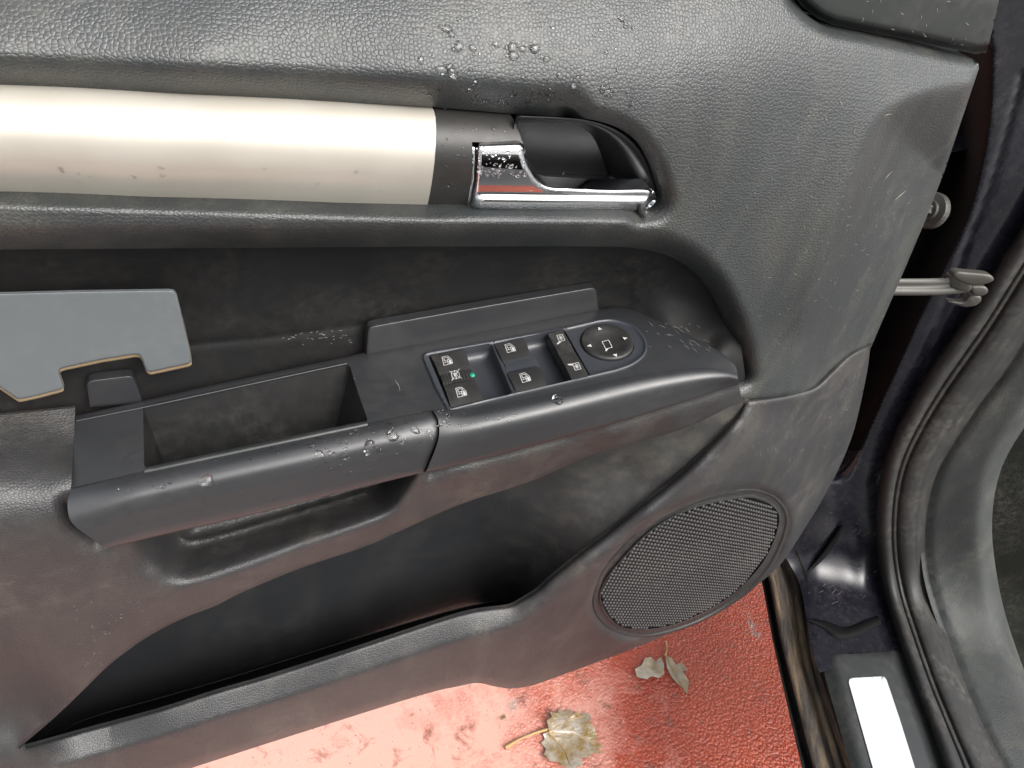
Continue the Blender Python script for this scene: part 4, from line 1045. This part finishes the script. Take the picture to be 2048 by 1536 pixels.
for nme, px, d in (('strap_washer', [(1896, 560), (1902, 552), (1916, 552), (1940, 562), (1944, 576), (1934, 584), (1912, 578), (1900, 570)], .056),
                   ('strap_bracket', [(1906, 548), (1916, 543), (1936, 545), (1950, 546), (1978, 549), (1987, 556), (1984, 563), (1962, 570), (1940, 570), (1918, 562), (1908, 555)], .066),
                   ('strap_pin', [(1942, 574), (1956, 572), (1972, 574), (1976, 584), (1964, 592), (1946, 590)], .046),
                   ('strap_bracket', [(1896, 602), (1926, 604), (1938, 592), (1960, 592), (1962, 602), (1950, 611), (1930, 614), (1908, 608)], .040)):
    o = flatplate(nme, px, d, .006, MT['greasy'], car); o.parent = strap; o.matrix_parent_inverse = strap.matrix_basis.inverted()

# ================================================================ leaves on the ground
m, n, b = new_mat('dead_leaf'); co = tc(n)
n.links.new(mix(n, ramp(n, noise(n, co, 45, 4, .6), [(.40, 0), (.62, 1)]), (.29, .255, .20), (.20, .13, .04)), b.inputs['Base Color'])
b.inputs['Roughness'].default_value = .25; b.inputs['Coat Weight'].default_value = .6; b.inputs['Subsurface Weight'].default_value = 0
n.links.new(bump(n, noise(n, co, 90, 4, .6), .004), b.inputs['Normal']); MT['leaf'] = m
m, n, b = new_mat('pale_leaf'); co = tc(n)
n.links.new(mix(n, ramp(n, noise(n, co, 60, 4, .6), [(.4, 0), (.65, 1)]), (.26, .20, .13), (.38, .33, .24)), b.inputs['Base Color']); b.inputs['Roughness'].default_value = .3; b.inputs['Coat Weight'].default_value = .5; MT['leaf2'] = m
m, n, b = new_mat('leaf_stalk'); b.inputs['Base Color'].default_value = (.40, .25, .09, 1); b.inputs['Roughness'].default_value = .4; MT['stalk'] = m
def leaf(name, outline, mat, label, h=.010, veins=(), stalk=None, cat='leaf', curl=.010):
    outline = refine(np.array(outline, float), 4); c = outline.mean(0); base = PZ([c], 0)[0]
    e = empty(name, tuple(map(float, base)), label, cat)
    zc = TPS([(float(p[0]), float(p[1]), .003+rng.random()*curl) for p in outline[::6]]+[(c[0], c[1], .003)], 1e-4)
    def fn(uv):
        z = np.maximum(zc(uv), .0015)
        for v in veins: z = z-.0018*np.exp(-(sdist(uv, v)/2.5)**2)
        z = np.maximum(z, .001)
        r = rays(uv); t = (z-CAM[2])/r[:, 2]; return CAM+r*t[:, None]
    o = patch('blade', outline, [], fn, mat, None, step=5, rings=(1.5,), back=(0, 0, -.0006)); o.parent = e; o.matrix_parent_inverse = Matrix.Translation(-Vector(tuple(map(float, base))))
    for v in veins:
        tube('vein', [tuple(p) for p in fn(resample(v, n=10))+np.array([0, 0, .0022])], .0007, MT['stalk'], e, base)
    if stalk is not None:
        tube('stalk', [tuple(p) for p in PZ(resample(cr(stalk[0], 5), n=14), .004)], stalk[1], MT['stalk'], e, base)
    e['group'] = 'fallen leaves on the red ground'
    return e
def tube(name, pts, r, mat, parent=None, base=None, n=6, taper=True):
    pts = np.array(pts); V = []; Fc = []; k = len(pts)
    for i, p in enumerate(pts):
        t = pts[min(i+1, k-1)]-pts[max(i-1, 0)]; t /= np.linalg.norm(t)+1e-9; a = np.cross(t, [0, .3, 1.]); a /= np.linalg.norm(a)+1e-9; b2 = np.cross(t, a)
        rr_ = r*(.6+.6*abs(2*i/(k-1)-1)) if taper else r
        for j in range(n): th_ = 2*math.pi*j/n; V.append(p+(a*math.cos(th_)+b2*math.sin(th_))*rr_)
    for i in range(k-1):
        for j in range(n):
            q = (j+1) % n; Fc.append((i*n+j, i*n+q, (i+1)*n+q, (i+1)*n+j))
    o = mesh_obj(name, V, Fc, mat)
    if parent: o.parent = parent; o.matrix_parent_inverse = Matrix.Translation(-Vector(tuple(map(float, base))))
    return o
maple = [(1098, 1462), (1094, 1440), (1104, 1434), (1100, 1424), (1114, 1426), (1120, 1416), (1128, 1424), (1140, 1418), (1146, 1428), (1156, 1422), (1160, 1430), (1172, 1424), (1182, 1432), (1180, 1448), (1188, 1454), (1196, 1476), (1190, 1480), (1208, 1494), (1196, 1496), (1204, 1506), (1184, 1506), (1176, 1516), (1162, 1514), (1166, 1530), (1148, 1536), (1128, 1534), (1118, 1524), (1100, 1522), (1088, 1508), (1092, 1498), (1082, 1486), (1090, 1478), (1086, 1468)]
leaf('fallen_leaf', maple, MT['leaf'], 'wet yellow-brown maple leaf lying nearest on the red ground with its long stalk', veins=[np.array([(1096, 1466), (1150, 1470), (1190, 1490)]), np.array([(1096, 1466), (1140, 1440), (1170, 1432)]), np.array([(1096, 1466), (1130, 1500), (1140, 1530)])], stalk=([(1098, 1458), (1070, 1466), (1040, 1478), (1010, 1496)], .0026))
half = [(1330, 1310), (1344, 1316), (1352, 1330), (1362, 1324), (1376, 1340), (1364, 1342), (1378, 1362), (1374, 1388), (1366, 1376), (1352, 1364), (1342, 1352), (1334, 1336)]
leaf('fallen_leaf', half, MT['leaf2'], 'pale folded leaf on the red ground just below the speaker edge of the door', veins=[np.array([(1330, 1310), (1350, 1350), (1372, 1386)])], stalk=([(1332, 1284), (1334, 1298), (1330, 1312)], .0018))
clump = [(1270, 1338), (1284, 1330), (1290, 1316), (1302, 1314), (1310, 1322), (1322, 1314), (1328, 1328), (1328, 1348), (1318, 1356), (1304, 1352), (1294, 1358), (1274, 1354)]
leaf('leaf_scrap', clump, MT['leaf2'], 'crumpled grey-brown leaf scraps beside the pale folded leaf on the red ground', curl=.016)
leaf('leaf_fragment', [(1000, 1434), (1010, 1428), (1012, 1436), (1002, 1440)], MT['leaf'], 'tiny brown leaf fragment left of the maple leaf on pinkish ground', curl=.003, cat='leaf')

# ================================================================ drops and hairs on the surfaces
def hit(names, u, v):
    r = rays([(u, v)])[0]; r /= np.linalg.norm(r); best = None
    for nm in names:
        h = BVH[nm].ray_cast(Vector(CAM), Vector(r))
        if h[0] is not None and (best is None or h[3] < best[3]): best = h
    return best
DV = []; DF = []
def drop(u, v, rad, names, flat=.45):
    h = hit(names, u, v)
    if not h: return
    p = np.array(h[0]); nn = np.array(h[1]); 
    if (CAM-p) @ nn < 0: nn = -nn
    a = np.cross(nn, [.3, .1, 1.]); a /= np.linalg.norm(a); b2 = np.cross(nn, a); n = 9; base = len(DV); el = rng.uniform(.8, 1.35); ph = rng.random()*6
    for s, hh_ in ((1.0, -.05), (.97, .35), (.75, .75), (.4, .95)):
        for i in range(n):
            t = 2*math.pi*i/n; w = 1+.14*math.sin(2*t+ph)+.08*math.sin(3*t+ph*2)
            DV.append(p+(a*math.cos(t)*el+b2*math.sin(t)/el)*rad*s*w+nn*rad*flat*hh_)
    DV.append(p+nn*rad*flat)
    for r in range(3):
        for i in range(n):
            j = (i+1) % n; DF.append((base+r*n+i, base+r*n+j, base+(r+1)*n+j, base+(r+1)*n+i))
    for i in range(n): DF.append((base+3*n+i, base+3*n+(i+1) % n, base+4*n))
    DF.append(tuple(base+i for i in range(n))[::-1])
for _ in range(95):   # on the chrome lever
    u = rng.uniform(956, 1050); v = rng.uniform(292, 356); drop(u, v, rng.choice([.0004, .0006, .0008, .0013], p=[.4, .3, .2, .1]), ['door_handle_lever'])
for _ in range(20):
    drop(rng.uniform(1060, 1180), rng.uniform(368, 384), .0005, ['door_handle_lever'])
for _ in range(55):
    u = 875+rng.random()**.8*150; v = rng.uniform(235, 400); drop(u, v, rng.choice([.0005, .0008, .0014], p=[.6, .3, .1]), ['handle_bezel'], .3)
for cu, cv, su, sv, k in ((910, 130, 40, 35, 22), (1000, 190, 90, 14, 16), (1080, 185, 25, 12, 10), (1190, 190, 30, 10, 10), (1260, 190, 12, 8, 5), (1250, 55, 12, 9, 4), (1150, 120, 60, 30, 6), (1000, 110, 50, 25, 8)):
    for _ in range(k):
        drop(rng.normal(cu, su), rng.normal(cv, sv), rng.choice([.0008, .0013, .002, .0028], p=[.35, .35, .2, .1]), ['upper_trim_panel'], .35)
for cu, cv, su, sv, k in ((740, 880, 70, 18, 60), (660, 905, 40, 15, 25), (800, 860, 40, 15, 25), (560, 900, 60, 18, 12), (350, 980, 60, 25, 10)):
    for _ in range(k): drop(rng.normal(cu, su), rng.normal(cv, sv), rng.choice([.0006, .001, .0016, .0026], p=[.45, .3, .17, .08]), ['grip_cover', 'armrest_top'], .35)
for u, v, r in ((412, 962, .0042), (785, 872, .004), (738, 895, .0045), (690, 912, .003), (1115, 799, .0042), (640, 908, .0028), (830, 860, .003), (880, 848, .0022), (760, 903, .0022)):
    drop(u, v, r, ['grip_cover', 'armrest_front', 'armrest_top'], .35)
for _ in range(150):
    drop(rng.uniform(160, 1300), rng.uniform(740, 1050), rng.choice([.0004, .0006, .0009]), ['grip_cover', 'armrest_front'], .25)
for _ in range(60):
    drop(rng.uniform(820, 1330), rng.uniform(20, 225), rng.choice([.0006, .0009, .0013]), ['upper_trim_panel'], .2)
for _ in range(14):
    drop(rng.uniform(60, 860), rng.uniform(330, 385), rng.choice([.0005, .0008, .0011]), ['silver_trim_strip'], .3)
for _ in range(50): 
    drop(rng.normal(960, 60), rng.normal(838, 12), rng.choice([.0005, .0008, .0012]), ['armrest_front', 'armrest_top'], .35)
tag(mesh_obj('water_drops', DV, DF, MT['water']), 'clear rain drops scattered over the chrome lever, trim and armrest', 'water drops', kind='stuff')
HV = []; HF = []
def hair(u, v, ang, ln, names, r=.00022, curve=.5):
    ps = []
    k = 7; a = ang
    for i in range(k):
        h = hit(names, u, v)
        if h is None: return
        p = np.array(h[0]); nn = np.array(h[1]); nn = nn if (CAM-p) @ nn > 0 else -nn
        ps.append(p+nn*(.0004+r)); u += math.cos(a)*ln/k; v -= math.sin(a)*ln/k; a += curve/k*rng.choice([1, 1, .3])
    ps = np.array(ps); base = len(HV)
    for i, p in enumerate(ps):
        t = ps[min(i+1, k-1)]-ps[max(i-1, 0)]; t /= np.linalg.norm(t)+1e-9; x = np.cross(t, [0.1, .9, .3]); x /= np.linalg.norm(x)+1e-9; y = np.cross(t, x)
        rr_ = r*.62*(1.05-abs(2*i/(k-1)-1)*.7)
        for j in range(4): th_ = math.pi*j/2; HV.append(p+(x*math.cos(th_)+y*math.sin(th_))*rr_)
    for i in range(k-1):
        for j in range(4):
            q = (j+1) % 4; HF.append((base+i*4+j, base+i*4+q, base+(i+1)*4+q, base+(i+1)*4+j))
UP = ['upper_trim_panel']
hair(1678, 200, -1.2, 16, UP, curve=.6); hair(1766, 232, .6, 18, UP, curve=-.9); hair(1768, 358, .9, 24, UP, curve=-.3); hair(1788, 400, .75, 34, UP, .00035, -.1); hair(1706, 268, 1.2, 14, UP)
hair(790, 762, -.9, 28, ['armrest_top'], .0003, -1.2); hair(700, 770, .8, 20, ['recess_insert', 'armrest_top'])
for _ in range(120):
    u, v = rng.normal(1690, 70), rng.uniform(330, 660); hair(u, v, rng.uniform(0, 6.28), rng.uniform(3, 9), UP, .00013, rng.uniform(-2, 2))
for _ in range(60):
    hair(rng.uniform(1350, 1700), rng.uniform(60, 700), rng.uniform(0, 6.28), rng.uniform(3, 8), UP, .00012, rng.uniform(-2, 2))
for _ in range(40):
    hair(rng.uniform(1610, 1750), rng.uniform(1020, 1220), rng.uniform(.3, 1.1), rng.uniform(5, 18), ['painted_door_jamb'], .00016, rng.uniform(-1, 1))
for _ in range(40):
    hair(rng.uniform(1500, 1700), rng.uniform(800, 950), rng.uniform(0, 6.28), rng.uniform(3, 7), ['lower_trim_panel'], .00014, rng.uniform(-2, 2))
for _ in range(26):
    hair(rng.uniform(1700, 1940), rng.uniform(0, 90), rng.uniform(0, 6.28), rng.uniform(4, 14), ['mirror_corner_cover'], .00018, rng.uniform(-2, 2))
for _ in range(40):
    hair(rng.uniform(150, 320), rng.uniform(1200, 1330), rng.uniform(0, 6.28), rng.uniform(3, 7), ['lower_trim_panel'], .00016, rng.uniform(-2, 2))
for _ in range(30):
    hair(rng.uniform(560, 700), rng.normal(672, 8), rng.uniform(-.5, .8), rng.uniform(4, 10), ['recess_insert'], .00018, rng.uniform(-2, 2))
for _ in range(26):
    hair(rng.uniform(1290, 1420), rng.uniform(640, 700), rng.uniform(-.9, -.2), rng.uniform(4, 22), ['armrest_top', 'recess_insert'], .00016, rng.uniform(-1, 1))
tag(mesh_obj('pet_hairs', HV, HF, MT['hair']), 'short pale hairs and fluff clinging to the door trim and jamb', 'hairs', kind='stuff')
# green speck in the left switch well
m, n, b = new_mat('green_speck'); b.inputs['Base Color'].default_value = (.01, .22, .14, 1); MT['green'] = m
gp = loc([(944.5, 751)], 0)[0]
V = list(W3(gp+np.stack([.0019*np.cos(th), .0021*np.sin(th)], 1), np.full(36, .0004)))+list(W3(gp+np.stack([.0016*np.cos(th), .0018*np.sin(th)], 1), np.full(36, .0012)))
Fc = [(i, (i+1) % 36, 36+(i+1) % 36, 36+i) for i in range(36)]+[tuple(range(36, 72))]
tag(mesh_obj('paper_scrap', V, Fc, MT['green']), 'tiny round green scrap lying beside the ribbed lock switch', 'scrap')
